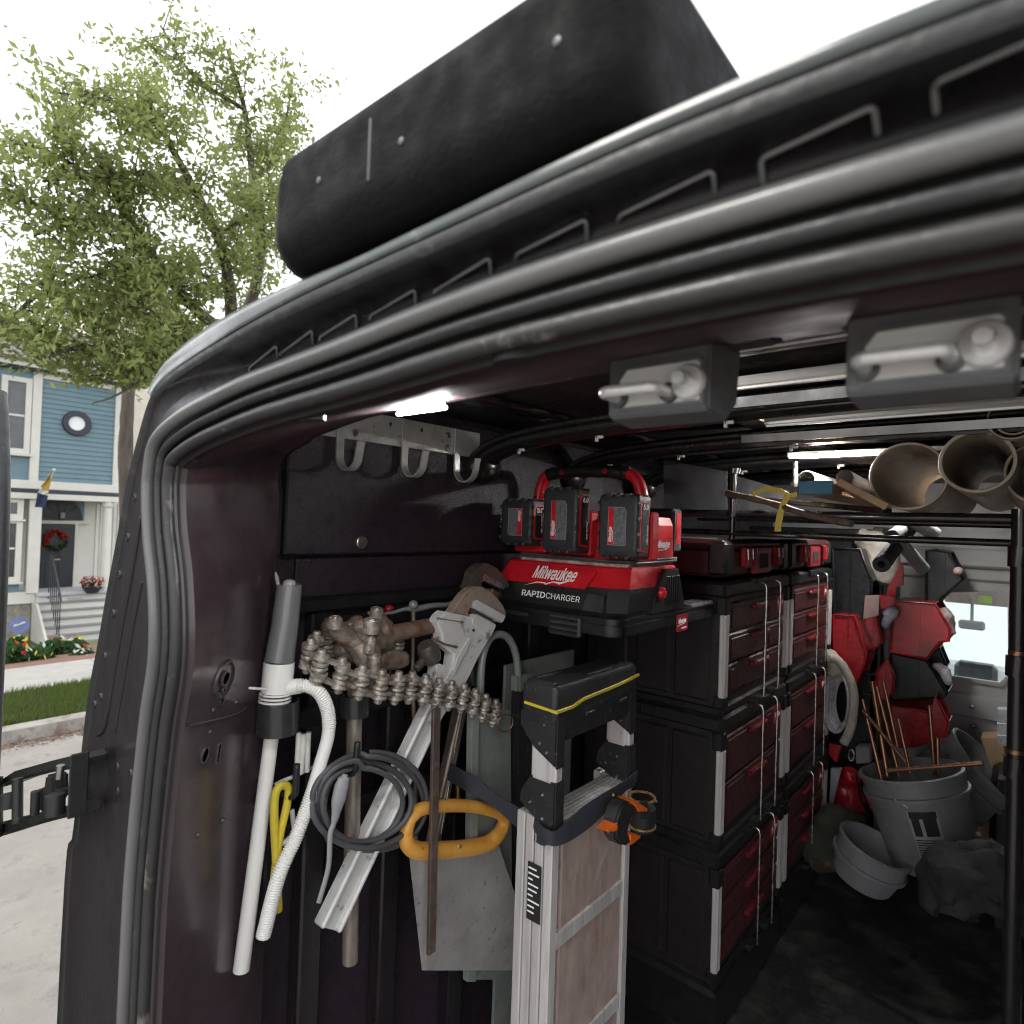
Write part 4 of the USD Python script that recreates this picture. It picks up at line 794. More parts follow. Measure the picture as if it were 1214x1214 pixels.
def battery(xc, zb, zt, y0, flip, txt, label):
    b = thing('battery_pack', label, 'battery', (xc, y0, zb), 'battery packs on the charger'); w = .046; d = .056
    m = MB()
    m.loft([[(x, y, z) for x, y in rounded(xc - w + i, xc + w - i, y0 + j, y0 + d, .008, 4)] for z, i, j in ((zb, .004, .008), (zb + .006, 0, .001), (zb + .02, 0, 0), (zt - .02, 0, 0), (zt - .006, .0, .001), (zt, .004, .008))])
    m.build('case', K['batt'], b, 40)
    for k in range(4):
        z = zb + .018 + k * (zt - zb - .036) / 3
        for s in (-1, 1): MB().box((xc + s * (w - .003), y0 - .0022, z - .004), (xc + s * (w + .0015), y0 + .010, z + .004), .0015).build('grip_tooth', K['batt'], b)
    for x in (-.022, 0, .022): MB().box((xc + x - .006, y0 - .001, zt - .007), (xc + x + .006, y0 + .016, zt + .0022), .0015).build('top_tooth', K['batt'], b); MB().box((xc + x - .005, y0 - .001, zb - .0015), (xc + x + .005, y0 + .016, zb + .006), .0015).build('base_tooth', K['batt'], b)
    zc = (zb + zt) / 2; h = (zt - zb) * .30
    fl = -1 if flip else 1
    lab = [(-.021, -h), (.021, -h), (.021, h * .82), (.015, h), (-.021, h)]
    lab = [(a * fl, c * fl) for a, c in lab]
    lb = MB().prism(lab, (xc, y0 - .0004, zc), EXv, EZv, .0007).build('label', K['battlab'], b)
    rim = Polygon(lab); MB().prism(rim.difference(rim.buffer(-.0008)), (xc, y0 - .0010, zc), EXv, EZv, .0004).build('label_border', K['plug'], lb)
    xs = sorted((-.020 * fl, -.0085 * fl)); MB().prism([(xs[0], -h * .97), (xs[1], -h * .97), (xs[1], h * .97), (xs[0], h * .97)], (xc, y0 - .0010, zc), EXv, EZv, .0005).build('label_stripe', K['red'], lb)
    up = (0, 0, 1. * fl); lf = (-1. * fl, 0, 0)
    logo(MB(), A_([xc - .0115 * fl, y0 - .0013, zc - h * .85 * fl]), up, lf, h * .8).build('label_lettering', K['white'], lb)
    for k in range(3): MB().box((xc + fl * (-.003 + k * .006), y0 - .0008, zc - fl * h * .9), (xc + fl * (-.0005 + k * .006), y0 - .0003, zc - fl * h * .15), .0001).build('label_print', K['orangeprint'], lb)
    sd = MB().prism([(y0 + .010, zb + .016), (y0 + .046, zb + .012), (y0 + .046, zt - .012), (y0 + .020, zt - .012), (y0 + .010, zt - .022)], (xc + w - .0004, 0, 0), (0, 1, 0), EZv, .0012).build('side_label', K['red'], b)
    MB().prism([(y0 + .016, zb + .020), (y0 + .043, zb + .016), (y0 + .043, zt - .016), (y0 + .022, zt - .016), (y0 + .016, zt - .024)], (xc + w + .0006, 0, 0), (0, 1, 0), EZv, .0007).build('side_panel', K['blackmatt'], sd)
    MB().text(txt, (xc + w + .0013, y0 + .020, zt - .030), (0, 1, 0), EZv, .010, .0005, True).text('HIGH OUTPUT', (xc + w + .0013, y0 + .041, zb + .03), (0, 0, 1.), (0, -1., 0), .004, .0005, True).build('side_lettering', K['white'], sd)
battery(-.914, -.052, .054, 1.088, True, '8.0', 'black battery pack with upside-down label, at the left end of the red charger')
battery(-.787, -.062, .078, 1.084, False, '6.0', 'tallest black battery pack, in the middle of the red charger')
battery(-.643, -.066, .064, 1.086, False, '5.0', 'black battery pack at the right end of the red charger, above its knob')
bb = thing('battery_pack', 'battery pack just peeking out behind the right end of the red charger', 'battery', (-.64, 1.36, -.06), 'battery packs on the charger')
MB().box((-.74, 1.352, -.06), (-.648, 1.40, .045), .006).build('case', K['batt'], bb); MB().box((-.66, 1.365, -.04), (-.6472, 1.39, .035), .001).build('side_label', K['red'], bb)

# ================================================================ STACKED DRAWER BOXES
FX, BH, BW, BD = -.595, .345, .535, .415
def cabinet(nd, base, label):
    c = thing('drawer_box', label, 'drawer box', base, 'stacked drawer boxes'); b = A_(base)
    def bx(lo, hi, n, m, par=c, bev=.003): return MB().box(b + A_(lo), b + A_(hi), bev).build(n, K[m], par)
    sh = MB().box(b + [-BD, .006, .02], b + [-.012, BW - .006, BH - .035], .004)
    for x in (-.33, -.20, -.085): sh.box(b + [x - .05, .000, .035], b + [x + .05, .012, BH - .055], .005)
    sh.build('shell', K['boxside'], c)
    bx((-BD, 0, BH - .042), (-.0, BW, BH), 'top_frame', 'black', c, .008)
    bx((-BD, .002, 0), (-.004, BW - .002, .026), 'base_frame', 'black', c, .006)
    for k in range(12): bx((-BD + .02 + k * .018, -.0025, BH - .034), (-BD + .032 + k * .018, .003, BH - .012), 'frame_rib', 'black', c, .001)
    for k, y in enumerate((0, BW - .034)):
        bx((-.024, y - .002, BH - .085), (.004, y + .030, BH - .038), 'corner_cap', 'black', c, .004)
        bx((-.024, y - .002, .022), (.004, y + .030, .052), 'corner_cap', 'black', c, .004)
        pst = MB()
        for t in (-.0065, .0065): pst.box(b + [-.014, y + .013 + t - .0063, .050], b + [.0035, y + .013 + t + .0060, BH - .083], .0022)
        pst.box(b + [-.013, y - .003, .050], b + [.001, y + .010, BH - .083], .003)
        pst.build('corner_post', K['alu'], c)
    z0, z1 = .052, BH - .052; hgt = (z1 - z0) / nd
    for k in range(nd):
        za, zb = z0 + k * hgt, z0 + (k + 1) * hgt - .005
        d = bx((-.05, .038, za), (-.004, BW - .038, zb), 'drawer', 'redsheen', c, .004)
        bx((-.006, .055, za + .008), (-.0015, .19, zb - .012), 'drawer_panel', 'redsheen', d, .002); bx((-.006, .345 + .01, za + .008), (-.0015, BW - .055, zb - .012), 'drawer_panel', 'redsheen', d, .002)
        bx((-.006, .205, zb - .027), (.010, .335, zb - .012), 'drawer_handle', 'handlered', d, .004)
    bd = bx((-.003, .405, z1 - .055), (.0015, .475, z1 - .010), 'badge', 'reddim', c, .001)
    logo(MB(), b + [.0017, .414, z1 - .035], (0, 1, 0), EZv, .050).build('badge_lettering', K['white'], bd)
    for y in (.250, .375):
        MB().tube(spline([b + [-.004, y, BH - .012], b + [.012, y, BH - .014], b + [.020, y, BH - .024], b + [.021, y, BH - .06], b + [.021, y, .10], b + [.021, y, .012]], 24), .0030, 8).build('wire_bail', K['wire'], c, True)
    bx((-.02, .225, -.004), (.016, .275, .012), 'bail_block', 'black', c, .003); bx((-.02, .35, -.004), (.016, .40, .012), 'bail_block', 'black', c, .003)
    bx((-.06, .20, BH - .012), (.010, .42, BH + .003), 'top_cleat', 'black', c, .003)
    return c
Ys = (1.548, 2.098); Zt = -.135
l3 = cabinet(3, (FX, Ys[0], Zt - BH), 'three drawer box on top of the nearer stack, beside the red charger')
l2 = cabinet(2, (FX, Ys[0], Zt - 2 * BH), 'two drawer box in the middle of the nearer stack behind the step ladder')
copy_of(l3, (FX, Ys[0], Zt - 3 * BH), 'three drawer box at the bottom of the nearer stack', 'stacked drawer boxes').prim.SetCustomDataByKey('category', 'drawer box')
copy_of(l3, (FX, Ys[1], Zt - BH), 'three drawer box on top of the farther stack, under the farther organizer', 'stacked drawer boxes').prim.SetCustomDataByKey('category', 'drawer box')
copy_of(l2, (FX, Ys[1], Zt - 2 * BH), 'two drawer box in the middle of the farther stack, beside the hose coil', 'stacked drawer boxes').prim.SetCustomDataByKey('category', 'drawer box')
copy_of(l3, (FX, Ys[1], Zt - 3 * BH), 'three drawer box at the bottom of the farther stack', 'stacked drawer boxes').prim.SetCustomDataByKey('category', 'drawer box')
for k, y in enumerate(Ys): MB().box((FX - BD, y, -1.30), (FX, y + BW, Zt - 3 * BH - .002), .01).build('stack_plinth', K['black'], None, False, ('black base under the nearer stack of drawer boxes', 'black base under the farther stack of drawer boxes')[k], 'base', 'stack bases')
def organizer(base, label):
    c = thing('organizer_case', label, 'case', base, 'organizer cases on the stacks'); b = A_(base)
    def bx(lo, hi, n, m, par=c, bev=.003): return MB().box(b + A_(lo), b + A_(hi), bev).build(n, K[m], par)
    bx((-.40, .0, .0), (-.004, .50, .072), 'tray_body', 'redsheen', c, .008)
    bx((-.405, -.004, .070), (.002, .504, .096), 'lid', 'redsheen', c, .010)
    MB().box(b + A_([-.36, .03, .0945]), b + A_([-.035, .47, .0985]), .002).build('lid_window', K['smoke'], c)
    for y in (0.0, .455): bx((-.045, y - .006, .004), (.008, y + .05, .092), 'corner_guard', 'black', c, .008)
    for y in (.115, .375):
        l = bx((-.004, y, .022), (.014, y + .050, .078), 'latch', 'reddim', c, .004)
        for t in (.006, .044): MB().tube([b + [.015, y + t, .072], b + [.017, y + t, .044]], .0018, 6).build('latch_wire', K['wire'], l)
    hd = MB().prism([(.19, .004), (.32, .004), (.32, .074), (.19, .074), (.19, .03), (.215, .028), (.218, .062), (.29, .062), (.293, .028), (.32, .03)][:4], b + A_([.0, 0, 0]), (0, 1, 0), EZv, .014, .003)
    h_ = hd.build('handle', K['reddim'], c); bx((.010, .220, .018), (.0155, .29, .058), 'handle_gap', 'blackmatt', h_, .001)
    return c
og = organizer((FX, 1.535, Zt + .012), 'low black organizer case with red sheen painted in and red latches on the nearer stack')
copy_of(og, (FX, 2.075, Zt + .012), 'low black organizer case with red sheen painted in and red latches on the farther stack', 'organizer cases on the stacks').prim.SetCustomDataByKey('category', 'case')

# ================================================================ STEP LADDER WITH STRAP
ld = thing('step_ladder', 'folded aluminium step ladder with scuffed black top cap, strapped below the tray', 'ladder', (-.66, 1.01, -1.3))
LX0, LX1, LY0, LY1 = -.705, -.622, .868, 1.155
cp_ = MB(); cp_.loft([[(x, y, z) for x, y in rounded(LX0 + i, LX1 - i, LY0 + i, LY1 - i, .012, 4)] for z, i in ((-.384, .006), (-.325, .0), (-.320, .001), (-.292, .001), (-.284, .006), (-.283, .010))])
cp_.build('top_cap', K['ladblk'], ld, 35)
for lo, hi in (((LX0 + .015, LY0 + .02, -.285), (LX0 + .025, LY0 + .10, -.279)), ((LX0 + .02, LY0 + .005, -.286), (LX1 - .01, LY0 + .013, -.278)), ((LX1 - .02, LY0 + .12, -.285), (LX1 - .012, LY0 + .2, -.280))): MB().box(lo, hi, .001).build('cap_ridge', K['ladblk'], ld)
sp = MB(); yy = [LY0 - .001, LY0 + .05, LY0 + .085, LY0 + .21, LY1 + .001]; zz = [-.325, -.325, -.318, -.314, -.308]
for i in range(4): sp.bar((LX1 + .0, yy[i], zz[i]), (LX1 + .0, yy[i + 1], zz[i + 1]), .004, .006, up=(0, 0, 1), b=.0008)
sp.bar((LX1, LY0 - .0005, -.325), (LX0 + .012, LY0 - .0005, -.322), .003, .005, b=.0005)
sp.build('yellow_trim', K['yellow'], ld)
for y in (.955, 1.075): MB().box((LX1 - .001, y, -.350), (LX1 + .006, y + .03, -.342), .002).build('cap_clip', K['ladblk'], ld)
for s, ya in ((0, LY0 + .004), (1, LY1 - .030)):
    MB().prism([(LX0, -.34), (LX1, -.34), (LX1, -.425), (LX1 - .05, -.400), (LX0, -.365)], (0, ya - .001, 0), (1, 0, 0), EZv, -.028, .003).build('cap_cheek', K['ladblk'], ld)
    r = MB(); r.box((LX1 - .056, ya + .001, -.455), (LX1 - .001, ya + .023, -.36), .003); r.box((LX1 - .050, ya - .0005, -.46), (LX1 - .010, ya + .003, -.38), .001); r.build('rail', K['ladalu'], ld)
    MB().prism([(LX1 + .002, -.448), (LX1 - .054, -.448), (LX1 - .075, -.480), (LX1 - .078, -.500), (LX1 - .03, -.528), (LX1 + .002, -.535)], (0, ya - .003, 0), (1, 0, 0), EZv, -.030, .003).build('hinge_plate', K['ladblk'], ld)
    for dx, z in ((-.025, -.474), (-.052, -.494), (-.024, -.515)): MB().lathe([(0, .0025), (.0025, .002), (.004, .0), (.004, -.002)], (LX1 + dx, ya - .004 + (0 if s == 0 else 0), z), (0, -1, 0), 12).build('rivet', K['steelb'], ld, 40)
    for dx, z in ((-.020, -.400), (-.036, -.388)): MB().lathe([(0, .002), (.0025, .0015), (.0035, .0), (.0035, -.002)], (LX1 + dx, ya - .002, z), (0, -1, 0), 12).build('rivet', K['steelb'], ld, 40)
    lo_ = MB(); 
    for t in range(4): lo_.box((LX1 - .085 + t * .021, ya + .002, -1.29), (LX1 - .067 + t * .021, ya + .024, -.52), .002)
    lo_.build('lower_rail', K['ladalu'], ld)
st = MB(); st.box((LX1 - .06, LY0 + .03, -.545), (LX1 - .004, LY1 - .03, -.522), .002)
for t in range(6): st.box((LX1 - .056 + t * .009, LY0 + .032, -.5225), (LX1 - .051 + t * .009, LY1 - .032, -.5195), .0008)
st.build('tread', K['ladalu'], ld)
for z in (-.72, -.95, -1.18): MB().box((LX1 - .06, LY0 + .03, z - .03), (LX1 - .006, LY1 - .03, z), .002).build('tread', K['ladalu'], ld)
MB().prism([(-.03, -.0), (.0, 0), (.0, -.10), (-.03, -.10)], (LX1 - .024, LY0 + .0045, -.60), (1, 0, 0), EZv, .001).build('warning_label', K['blackmatt'], ld)
wl = MB()
for k in range(9): wl.box((LX1 - .052, LY0 + .0028, -.608 - k * .0095), (LX1 - .052 + .018 + .008 * math.sin(k * 2.3), LY0 + .0034, -.611 - k * .0095), .0001)
wl.build('label_print', K['white'], ld)
bo = MB().box((LX1 - .03, LY0 + .045, -1.28), (LX1 - .010, LY1 - .028, -.560), .003); bo.build('scuffed_board', K['board'], None, False, 'scuffed pinkish board held between the rails of the step ladder', 'board')
spn = spline([W(532, 915, -.90), W(552, 926, -.845), W(575, 940, -.81), W(605, 962, -.74), W(635, 984, -.665), (-.628, .858, -.535), (-.613, .875, -.537), (-.611, .95, -.530), (-.609, 1.05, -.518), (-.606, 1.13, -.505)], 60)
sm = MB(); wv_ = .020
rings = []
for k, p in enumerate(spn):
    t = spn[min(k + 1, 59)] - spn[max(k - 1, 0)]; t /= np.linalg.norm(t); n = np.cross(t, [0, 0, 1.]); n /= np.linalg.norm(n); w = np.cross(n, t); q = wv_ * (.8 + .2 * math.sin(k * .3)); a = .18 * math.sin(k * .25)
    w = w * math.cos(a) + n * math.sin(a); rings.append([p + w * q + n * .001, p + w * q * .3 + n * .003, p - w * q * .3 + n * .0012, p - w * q + n * .002, p - w * q - n * .001, p + w * q - n * .001])
sm.loft(rings).build('tie_strap', K['strap'], None, 40, 'dark navy webbing strap pulled round the step ladder', 'strap')
MB().box((-.93, 1.08, -1.29), (-.922, 1.36, -.33), .002).build('steel_sheet', K['gsteel'], None, False, 'grey steel sheet seen through the step ladder under its top cap', 'sheet')
rc = thing('strap_ratchet', 'black and orange ratchet buckle with gold teeth on the ladder strap', 'ratchet', (-.59, 1.13, -.54))
RX = -.585
def R_(cx, cy, X=RX): return P(560 + cx / 4.258, 730 + cy / 4.26, X=X)
def rpoly(pts, X): return [(p[1], p[2]) for p in (R_(*q, X) for q in pts)]
MB().prism(Polygon(rpoly(((700, 920), (740, 915), (765, 935), (770, 970), (735, 1000), (720, 1060), (740, 1110), (720, 1135), (680, 1130), (655, 1100), (660, 1010), (680, 950)), RX)), (RX, 0, 0), (0, 1, 0), EZv, .028, .004).build('lever', K['ladblk'], rc, 30)
for pts in (((720, 905), (745, 905), (820, 950), (815, 965), (770, 965)), ((720, 1110), (725, 1070), (785, 1085), (780, 1095), (735, 1130)), ((615, 1065), (665, 1020), (660, 1060))):
    MB().prism(Polygon(rpoly(pts, RX)), (RX + .001, 0, 0), (0, 1, 0), EZv, .030, .003).build('orange_pad', K['orange'], rc)
ca, cb3 = R_(815, 895, RX - .005), R_(815, 1065, RX - .005)
def drum(cx): a, b = R_(cx, 900, RX), R_(cx, 1070, RX); return a, b
MB().lathe([(0, 0), (.024, 0), (.0255, .003), (.0255, .042), (.024, .046), (0, .046)], R_(855, 1075, RX - .01), (0.05, 0, 1), 24).build('drum', K['ladblk'], rc, 40)
for cy in (915, 1055):
    o = R_(855, cy, RX - .01); m = MB()
    for k in range(26):
        a = k / 26 * 2 * math.pi; m.obox(o + [.0262 * math.cos(a), .0262 * math.sin(a), 0], [[math.cos(a), math.sin(a), 0], [-math.sin(a), math.cos(a), 0], [0, 0, 1]], [.0022, .0018, .0022], .0006)
    m.lathe([(.0235, -.0015), (.0268, -.0015), (.0268, .0015), (.0235, .0015)], o, (0, 0, 1), 26).build('tooth_ring', K['gold'], rc)
MB().prism(Polygon(rpoly(((840, 940), (880, 930), (890, 1020), (850, 1030)), RX + .017)), (RX + .016, 0, 0), (0, 1, 0), EZv, .003, .001).build('drum_plate', K['smokecup'], rc)
for cx, cy in ((712, 905), (928, 938), (880, 1085)): MB().ball(R_(cx, cy, RX + .006), .0028, 1).build('rivet', K['gold'], rc, True)

# ================================================================ SHELF WITH PIPES
YS = 1.64
sf = thing('pipe_shelf', 'black steel bar shelf with upright posts carrying the beige pipes', 'shelf', (-.45, YS, -1.3))
zs = P(1000, 612, Y=YS)[2]
for y in (YS, 2.25): MB().cyl((-.98, y, zs), (.70, y, zs), .0115, n=14).build('cross_bar', K['van'], sf, 40)
MB().cyl((-.98, YS + .02, zs - .05), (.70, YS + .02, zs - .05), .008, n=12).build('cross_bar', K['van'], sf, 40)
xp = P(1206, 800, Y=YS)[0]; xq = P(869, 600, Y=YS)[0]
MB().cyl((xp, YS - .03, -1.3), (xp, YS - .03, zs + .02), .0145, n=16).build('post', K['van'], sf, 40)
MB().cyl((xp + .028, YS + .02, -1.3), (xp + .028, YS + .02, zs + .02), .010, n=12).build('post', K['van'], sf, 40)
for py in (774, 891): z = P(1206, py, Y=YS - .03)[2]; MB().cyl((xp, YS - .03, z - .004), (xp, YS - .03, z + .004), .0152, n=16).build('post_clip', K['copper'], sf, 40)
for py in (660, 790, 910): z = P(1206, py, Y=YS - .03)[2]; MB().cyl((xp, YS - .03, z - .02), (xp, YS - .03, z + .02), .019, n=16).build('post_collar', K['van'], sf, 40)
zt = P(869, 556, Y=YS)[2]
MB().cyl((xq, YS, zs - .09), (xq, YS, zt), .0085, n=14).build('post', K['van'], sf, 40)
for z in (zs, zs + .05, zt - .006): MB().lathe([(.009, -.008), (.016, -.007), (.017, .007), (.009, .008)], (xq, YS, z), (0, 0, 1), 14).build('clamp', K['van'], sf, 40)
def plate(pts, Y, d, label):
    q = Polygon([tuple(P(*p, Y=Y)[[0, 2]]) for p in pts]); MB().prism(q, (0, Y, 0), (1, 0, 0), EZv, -d, .001).build('steel_plate', K['sheetd'], None, False, label, 'plate')
K['sheetd'] = mat('dull_grey_sheet', (.075, .075, .08), .5, metal=.4, var=.35, scale=12)
plate(((786, 545), (862, 559), (862, 606), (788, 603)), YS + .06, .004, 'dull grey steel plate standing behind the red charger, left of the thin post')
plate(((873, 564), (934, 582), (934, 606), (873, 606)), YS + .12, .004, 'darker grey steel plate standing right of the thin post')
def pipe(px, py, rpx, Y0, L, wall, label, tilt=(0, 0), m='tube', name='pipe', cat='pipe', grp=None, n=40):
    c = P(px, py, Y=Y0); r = rpx * mpp(c); d = A_([tilt[0], 1., tilt[1]]); d /= np.linalg.norm(d)
    return MB().lathe([(r - wall, .0), (r - wall * .8, -.002), (r - wall * .2, -.002), (r, .0), (r, L), (r - wall, L), (r - wall, .0)], c, d, n).build(name, K[m], None, 40, label, cat, grp)
pipe(1076, 564.5, 40.5, 1.52, .85, .006, 'widest beige pipe, leftmost of those on the shelf')
pipe(1158, 547, 38, 1.40, .95, .007, 'thick walled beige pipe second from left on the shelf')
pipe(1240, 560, 40, 1.50, .9, .006, 'beige pipe at the right edge, partly hidden by the thick walled one')
pipe(1201, 496, 25.5, 1.38, .95, .004, 'beige pipe on top of the others, with a smaller pipe inside it')
pipe(1202, 497, 19, 1.39, .9, .0035, 'small beige pipe nested inside the topmost pipe')
lb = thing('timber_beam', 'timber beam with a blue painted end lying on the shelf', 'timber', P(968, 585, Y=1.46))
a, b = P(947, 586, Y=1.46), P(988, 570, Y=1.46)
MB().box((a[0], 1.462, a[2]), (b[0], 2.25, b[2]), .002).build('beam', K['wood'], lb); MB().box((a[0], 1.456, a[2]), (b[0], 1.4618, b[2]), .0015).build('painted_end', K['blueend'], lb)
def bar2(name, a, Ya, b, Yb, w, t, m, label, cat, wob=0., round_=False):
    p, q = P(*a, Y=Ya), P(*b, Y=Yb); M_ = MB()
    if round_:
        pts = spline([p, p * .66 + q * .34 + [0, 0, wob], p * .3 + q * .7 - [0, 0, wob], q], 24); M_.tube(pts, w / 2 * (1 + .12 * np.sin(np.arange(24) * 1.3) * (1 if wob else 0)), 12)
    else: M_.bar(p, q, w, t, b=.002)
    return M_.build(name, K[m], None, 40 if round_ else False, label, cat)
bar2('stick', (862, 585), 1.60, (1010, 621), 1.40, .016, 0, 'oldwood', 'dark weathered stick sticking out from under the blue ended beam', 'stick', .003, True)
bar2('flat_bar', (905, 592), 1.62, (1052, 606), 1.50, .035, .012, 'van', 'black flat bar lying under the beam on the shelf', 'bar')
bar2('plank', (993, 572), 1.50, (1050, 602), 1.52, .10, .016, 'wood', 'tan plank lying slanted between blue ended beam and widest pipe', 'plank')
bar2('foam_tube', (1001, 566), 1.52, (1046, 588), 1.95, .036, 0, 'foam', 'grey foam tube lying left of the widest pipe', 'tube', 0, True)
bar2('upright_tube', (943, 577), 1.66, (943, 548), 1.66, .014, 0, 'steelb', 'short bright upright tube behind the yellow ribbon', 'tube', 0, True)
pipe(956, 568, 10, 1.60, .3, .003, 'small grey pipe end showing above the blue beam end', m='plug', n=20)
rb = MB(); pts = spline([P(*q, Y=1.50) for q in ((893, 586), (908, 580), (925, 582), (936, 588), (944, 586))], 20)
rb.loft([[p + [0, 0, .006], p - [0, 0, .006], p - [0, .002, .006], p + [0, -.002, .006]] for p in pts])
pts = spline([P(*q, Y=1.49) for q in ((934, 588), (928, 600), (924, 615), (922, 630))], 14)
rb.loft([[p + [.007, 0, .0], p - [.007, 0, .0], p - [.007, .002, .0], p + [.007, -.002, .0]] for p in pts])
rb.build('ribbon', K['yellow'], None, 40, 'yellow ribbon knotted over the dark stick with one end hanging', 'ribbon')
MB().box((-.62, 1.60, -.015), (-.45, 2.3, zs - .05), .004).build('shelf_board', K['blackmatt'], None, False, 'dark board under the shelf bars above the organizer cases', 'board')

# ================================================================ FORWARD END OF THE LOAD SPACE
K['binblk'] = mat('bin_black', (.010, .011, .013), .36, wear=(.05, .055, .06), wscale=30, wlo=.64, whi=.78)
K['cartonpink'] = mat('pink_card', (.30, .20, .19), .7)
K['bluerag'] = mat('blue_white_rag', (.08, .13, .32), .8, c2=(.6, .62, .65), scale=16)
K['redwhite'] = mat('red_white_packet', (.30, .02, .03), .6, c2=(.62, .55, .52), scale=14)
K['blackcloth'] = mat('black_cloth', (.022, .022, .024), .8, bump=2, bscale=300)
def c5(cx, cy): return (970 + cx / 4.975, 620 + cy / 4.975)
def c6(cx, cy): return (970 + cx / 4.975, 820 + cy / 4.975)
br = thing('bin_rack', 'black louvred rack that holds the small parts bins', 'rack', (-.6, 3.05, -1.3))
MB().box((-1.0, 2.86, -1.3), (-.47, 2.90, .02), .004).build('rack_panel', K['black'], br)
for z in np.arange(-1.2, .0, .09): MB().box((-.98, 2.850, z), (-.475, 2.862, z + .012), .002).build('louvre', K['black'], br)
MB().box((-.50, 2.86, -1.3), (-.46, 3.28, .03), .004).build('rack_side', K['black'], br)
def bin_(pts, conv, Y0, W_, m, label, open_=(1, 2), th=.003, group=None):
    """A parts bin: its side outline, W_ deep; the edges listed in open_ are left open."""
    pp = [P(*conv(*q), Y=Y0) for q in pts]; b = thing('parts_bin', label, 'bin', np.mean(pp, axis=0), group)
    poly = Polygon([(p[0], p[2]) for p in pp])
    for k, y in enumerate((Y0, Y0 + W_ - th)):
        pnl = MB().prism(poly, (0, y + th, 0), (1, 0, 0), EZv, th, .0008).build('side', K[m], b)
        if k == 0:
            inner = poly.buffer(-.007, join_style=2); rim = poly.buffer(.0015, join_style=2).difference(inner)
            MB().tube([(a_[0], y - .002, a_[1]) for a_ in list(poly.exterior.coords)[:-1]], .0050, 8, closed=True).build('side_rim', K[m], pnl, 40)
            cx = (poly.bounds[0] + poly.bounds[2]) / 2; MB().prism(Polygon([(cx - .002, poly.bounds[1] + .02), (cx + .002, poly.bounds[1] + .02), (cx + .002, poly.bounds[3] - .015), (cx - .002, poly.bounds[3] - .015)]).intersection(poly), (0, y + .001, 0), (1, 0, 0), EZv, .006).build('side_rib', K[m], pnl)
    sh = MB(); n = len(pp)
    for i in range(n):
        if i in open_: continue
        a, c = pp[i], pp[(i + 1) % n]; mid = (a + c) / 2 + [0, W_ / 2, 0]; d = c - a; L = np.linalg.norm(d); d /= L
        sh.obox(mid, [d, [0, 1, 0], np.cross(d, [0, 1., 0])], [L / 2, W_ / 2 - .001, th / 2], .0005)
    sh.build('trough', K[m], b); return b
bin_(((85, 150), (250, 155), (318, 345), (312, 430), (262, 560), (95, 545)), c5, 2.72, .22, 'binblk', 'tall dark slate bin beside the farther stack', (2, 3))
bin_(((640, 165), (700, 160), (770, 175), (855, 330), (800, 380), (690, 475), (640, 465)), c5, 2.90, .2, 'binblk', 'black bin at the top right of the rack, over the large red bin', (2, 3))
bin_(((90, 540), (215, 548), (282, 760), (276, 815), (228, 945), (95, 930)), c5, 2.66, .2, 'binred', 'red bin beside the farther stack, under the tall dark bin', (2, 3))
bin_(((272, 560), (345, 545), (378, 700), (288, 790)), c5, 2.80, .15, 'binred', 'narrow red bin left of the large red bin, holding a blue rag', (1, 2))
bin_(((450, 460), (690, 475), (778, 625), (770, 695), (720, 700), (640, 802), (425, 762)), c5, 2.78, .22, 'binred', 'large red bin in the middle of the rack, beside the bulkhead window', (1, 2))
bin_(((430, 770), (640, 812), (762, 1005), (735, 1030), (430, 1042)), c5, 2.80, .2, 'binblk', 'black bin below the large red bin with white packets in its mouth', (1,))
bin_(((650, 790), (715, 740), (760, 850), (690, 850)), c5, 2.95, .12, 'binblk', 'small black bin tipped under the front of the large red bin', (1,))
bin_(((345, 880), (410, 800), (450, 900), (440, 1000), (395, 1045), (345, 1010)), c5, 2.74, .14, 'binred', 'small red bin low on the rack behind the copper tubes', (1, 2))
bin_(((430, 80), (650, 120), (690, 200), (690, 275), (580, 320), (440, 330)), c6, 2.74, .2, 'binred', 'red bin right behind the copper tubes, above the bucket rim', (2, 3))
bin_(((690, 30), (770, 180), (745, 290), (700, 275), (655, 130)), c6, 2.70, .12, 'binred', 'red bin with torn white paper, right of the vertical copper tube', (0,))
def slab(pts, conv, Y, d, m, name, label, cat, bevel=.002):
    q = Polygon([tuple(P(*conv(*p), Y=Y)[[0, 2]]) for p in pts]); return MB().prism(q, (0, Y, 0), (1, 0, 0), EZv, -d, bevel).build(name, K[m], None, 30, label, cat)
def sack(pts, Y, r, m, name, label, cat, amp=.02, freq=14, conv=c5):
    """Crumpled soft thing: balls along a path, joined and displaced."""
    M_ = m3.Manifold(); prev = None
    for (q, k) in pts:
        p = P(*conv(*q), Y=Y); s = m3.Manifold.sphere(r * k, 20).translate(list(map(float, p)))
        if prev is not None: M_ = M_ + m3.Manifold.batch_hull([prev, s])
        prev = s
    M_ = M_.refine_to_length(.016); t = M_.to_mesh(); v = np.asarray(t.vert_properties)[:, :3].astype(float); f = np.asarray(t.tri_verts)
    v = v + (np.stack([meshkit.fbm(v * freq + 9.1 * k, 4, k) - .5 for k in range(3)], 1)) * amp * 2
    return MB().add(v, f).build(name, K[m], None, True, label, cat)
sack((((270, 90), .8), ((330, 130), 1.1), ((370, 220), 1.2), ((395, 300), .9), ((430, 330), .5)), 2.86, .055, 'cloth', 'cloth_bag', 'pale crumpled cloth bag hanging behind the black foam tubes', 'bag')
slab(((455, 170), (500, 260), (500, 370), (460, 380), (455, 440), (400, 440), (410, 380), (440, 330), (490, 230)), c5, 2.82, .02, 'binred', 'red_carton', 'red carton with pale lettering wedged right of the pale cloth bag', 'carton')
